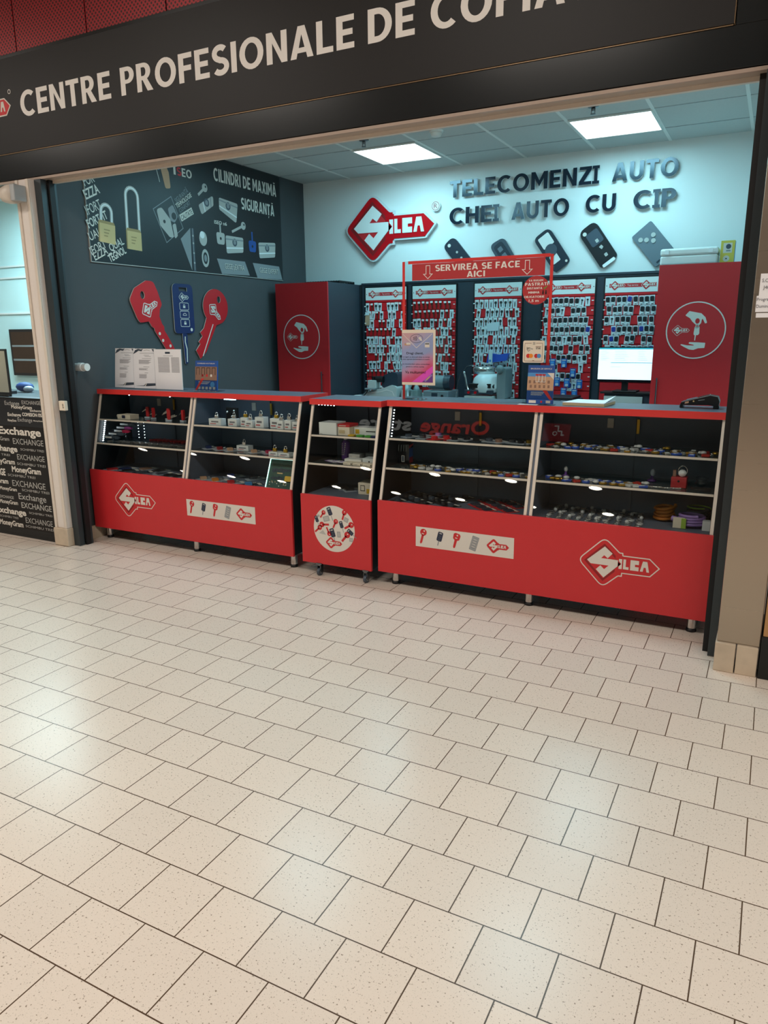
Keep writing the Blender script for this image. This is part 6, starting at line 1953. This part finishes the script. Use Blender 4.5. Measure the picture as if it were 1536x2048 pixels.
MB().tube([(1.65 + .058 * math.cos(2 * PI * k / 18), 2.80 + .053 * math.sin(2 * PI * k / 18), DECK + .072 + .0006 * k) for k in range(16)], .004, 'lime').build('stripe', t)
carton('small_white_box', 'small bright white box at the far right of the showcase bottom', 1.685, 1.725, 2.60, 2.64, DECK + .0, .05, 'white_gloss', None)
# ------------------------------------------------------------------ the exchange office at the left
t = thing('counter_front', 'dark lettered panel below the office window at the far left', 'panel', (-3.4, 2.25, 0))
MB().box(-4.2, -2.713, 2.242, 2.262, .07, 1.078, 'sign_black').build('panel', t)
MB().box(-4.2, -2.713, 2.244, 2.262, 0, .069, 'sign_band').build('plinth', t)
o = MB().box(-4.2, -2.713, 2.238, 2.242, .868, 1.07, 'black_print').build('upper_sheet', t)
LINES = [('Exchange', -3.138, -2.975, 1.022, 0, .030), ('EXCHANGE', -2.945, -2.743, 1.034, 0, .026), ('MoneyGram', -3.068, -2.839, .998, .02, .026), ('Exchange', -2.865, -2.744, .982, .02, .018), ('Exchange', -3.120, -2.971, .940, .02, .026), ('COMISION 0%', -2.956, -2.741, .946, .03, .026), ('Exchange', -3.013, -2.854, .905, 0, .028), ('MoneyGram', -3.128, -3.03, .900, .02, .018), ('MoneyGram', -2.84, -2.741, .912, .02, .010),
         ('Exchange', -3.258, -2.781, .800, .03, .058), ('MoneyGram', -3.382, -3.146, .750, .01, .028), ('EXCHANGE', -3.104, -2.767, .731, 0, .042), ('Exchange', -3.388, -3.066, .668, .03, .046), ('SCHIMBU TREI', -3.029, -2.770, .686, 0, .016), ('SCHIMBU TREI', -3.506, -3.161, .632, 0, .016), ('EXCHANGE', -3.078, -2.773, .614, 0, .040), ('MoneyGram', -3.425, -3.114, .570, .025, .040), ('SCHIMBU TREI', -3.088, -2.772, .572, 0, .018),
         ('EXCHANGE', -3.504, -3.240, .475, .035, .055), ('MoneyGram', -3.158, -2.831, .513, .03, .046), ('SCHIMBU TREI', -3.214, -2.901, .476, 0, .018), ('MoneyGram', -3.515, -3.221, .412, .025, .040), ('EXCHANGE', -3.173, -2.799, .402, 0, .046), ('MoneyGram', -3.330, -3.131, .360, .02, .028), ('SCHIMBU TREI', -3.071, -2.766, .370, 0, .018), ('EXCHANGE', -3.344, -3.180, .295, .01, .022), ('Exchange', -3.120, -2.809, .303, .005, .048), ('MoneyGram', -3.351, -3.139, .252, .02, .032),
         ('EXCHANGE', -3.100, -2.760, .236, .01, .044), ('Exchange', -3.412, -3.057, .172, .035, .050), ('SCHIMBU TREI', -3.021, -2.762, .196, 0, .016), ('EXCHANGE', -3.072, -2.767, .120, 0, .042), ('SCHIMBU TREI', -3.375, -3.156, .138, 0, .016), ('MoneyGram', -3.387, -3.107, .076, .03, .044), ('SCHIMBU TREI', -3.081, -2.765, .084, 0, .018)]
for s, a, b, z, bo, h in LINES:
    mb = MB(BACK(2.238 if z > .86 else 2.242))
    mb.text(s, a, b, z, h, .0008, 'white_print' if bo > .015 else 'lightgrey_print', bold=bo, ref='E')
    mb.build('word', t)
t = thing('office_desk', 'dark desk top behind the office window', 'desk', (-4.0, 2.7, 0))
MB().box(-5.4, -2.72, 2.40, 3.2, 1.00, 1.04, 'fob_slate').build('top', t)
MB().box(-5.4, -2.72, 2.42, 3.1, 0, 1.0, 'dark_panel').build('front', t)
t = thing('plastic_bag', 'crumpled blue transparent bag on the desk behind the office window', 'bag', (-3.93, 3.0, 1.04))
MB().ball((-3.91, 3.0, 1.085), .075, 'blue_print', 12, (1.3, .8, .58)).ball((-3.84, 2.98, 1.07), .042, 'blister', 10, (1.2, 1, .7)).build('bag', t)
t = thing('desk_tray', 'flat dark tray on the desk behind the office window', 'tray', (-4.0, 2.75, 1.04))
MB().box(-4.10, -3.83, 2.7, 2.86, 1.0405, 1.065, 'machine_dark').build('body', t, bevel=.003)
t = thing('wall_screen', 'dark screen with warm brown picture on the office back wall', 'screen', (-5.75, 4.52, 1.1))
MB().box(-6.09, -5.30, 4.50, 4.549, 1.07, 1.60, 'black').build('housing', t, bevel=.004)
mb = MB(BACK(4.50)); mb.flat(rect(-6.06, 1.10, -5.33, 1.57), .001, 'screen_picture'); mb.flat(rect(-6.06, 1.24, -5.33, 1.262), .0014, 'grey_print'); mb.flat(rect(-6.06, 1.40, -5.33, 1.42), .0014, 'grey_print'); mb.build('picture', t)
t = thing('wall_notice', 'cream sheet in a dark frame behind the office window at the left edge', 'notice', (-3.7, 2.6, 1.06))
MB().box(-3.95, -3.555, 2.60, 2.61, 1.06, 1.42, 'black').box(-3.95, -3.6, 2.605, 2.64, 1.0405, 1.06, 'black').build('frame', t)
MB(BACK(2.60)).flat(rect(-3.93, 1.075, -3.572, 1.405), .001, 'paper_cream').build('sheet', t)
for k, z in enumerate((2.29, 2.165, 1.77)):
    o = MB().box(-8.5, -2.67, 4.535, 4.549, z, z + .018, 'white_gloss').build('wall_rail', loc=(-5.6, 4.54, z)); tag(o, 'thin pale rail on the office back wall, %s from the top' % ORD[k], 'rail', 'rails on the office wall')

# notices on the steel column
t = thing('opening_hours', 'white paper notices taped to the steel column', 'notice', (1.9, 2.112, 1.57))
MB(BACK(2.115)).prism(rect(1.843, 1.648, 1.99, 1.738), .0005, .0012, 'paper').prism(rect(1.836, 1.588, 1.99, 1.652), .0013, .0020, 'paper').prism(rect(1.840, 1.566, 1.99, 1.584), .0005, .0012, 'paper').build('sheets', t)
mb = MB(BACK(2.112))
for s, a, b, z, h in (('S.C.', 1.850, 1.875, 1.705, .013), ('J40', 1.856, 1.880, 1.678, .013), ('Program', 1.838, 1.892, 1.632, .012), ('Duminica', 1.838, 1.896, 1.605, .012)):
    mb.text(s, a, b, z, h, .0004, 'fine_print', ref='P')
mb.build('lettering', t)
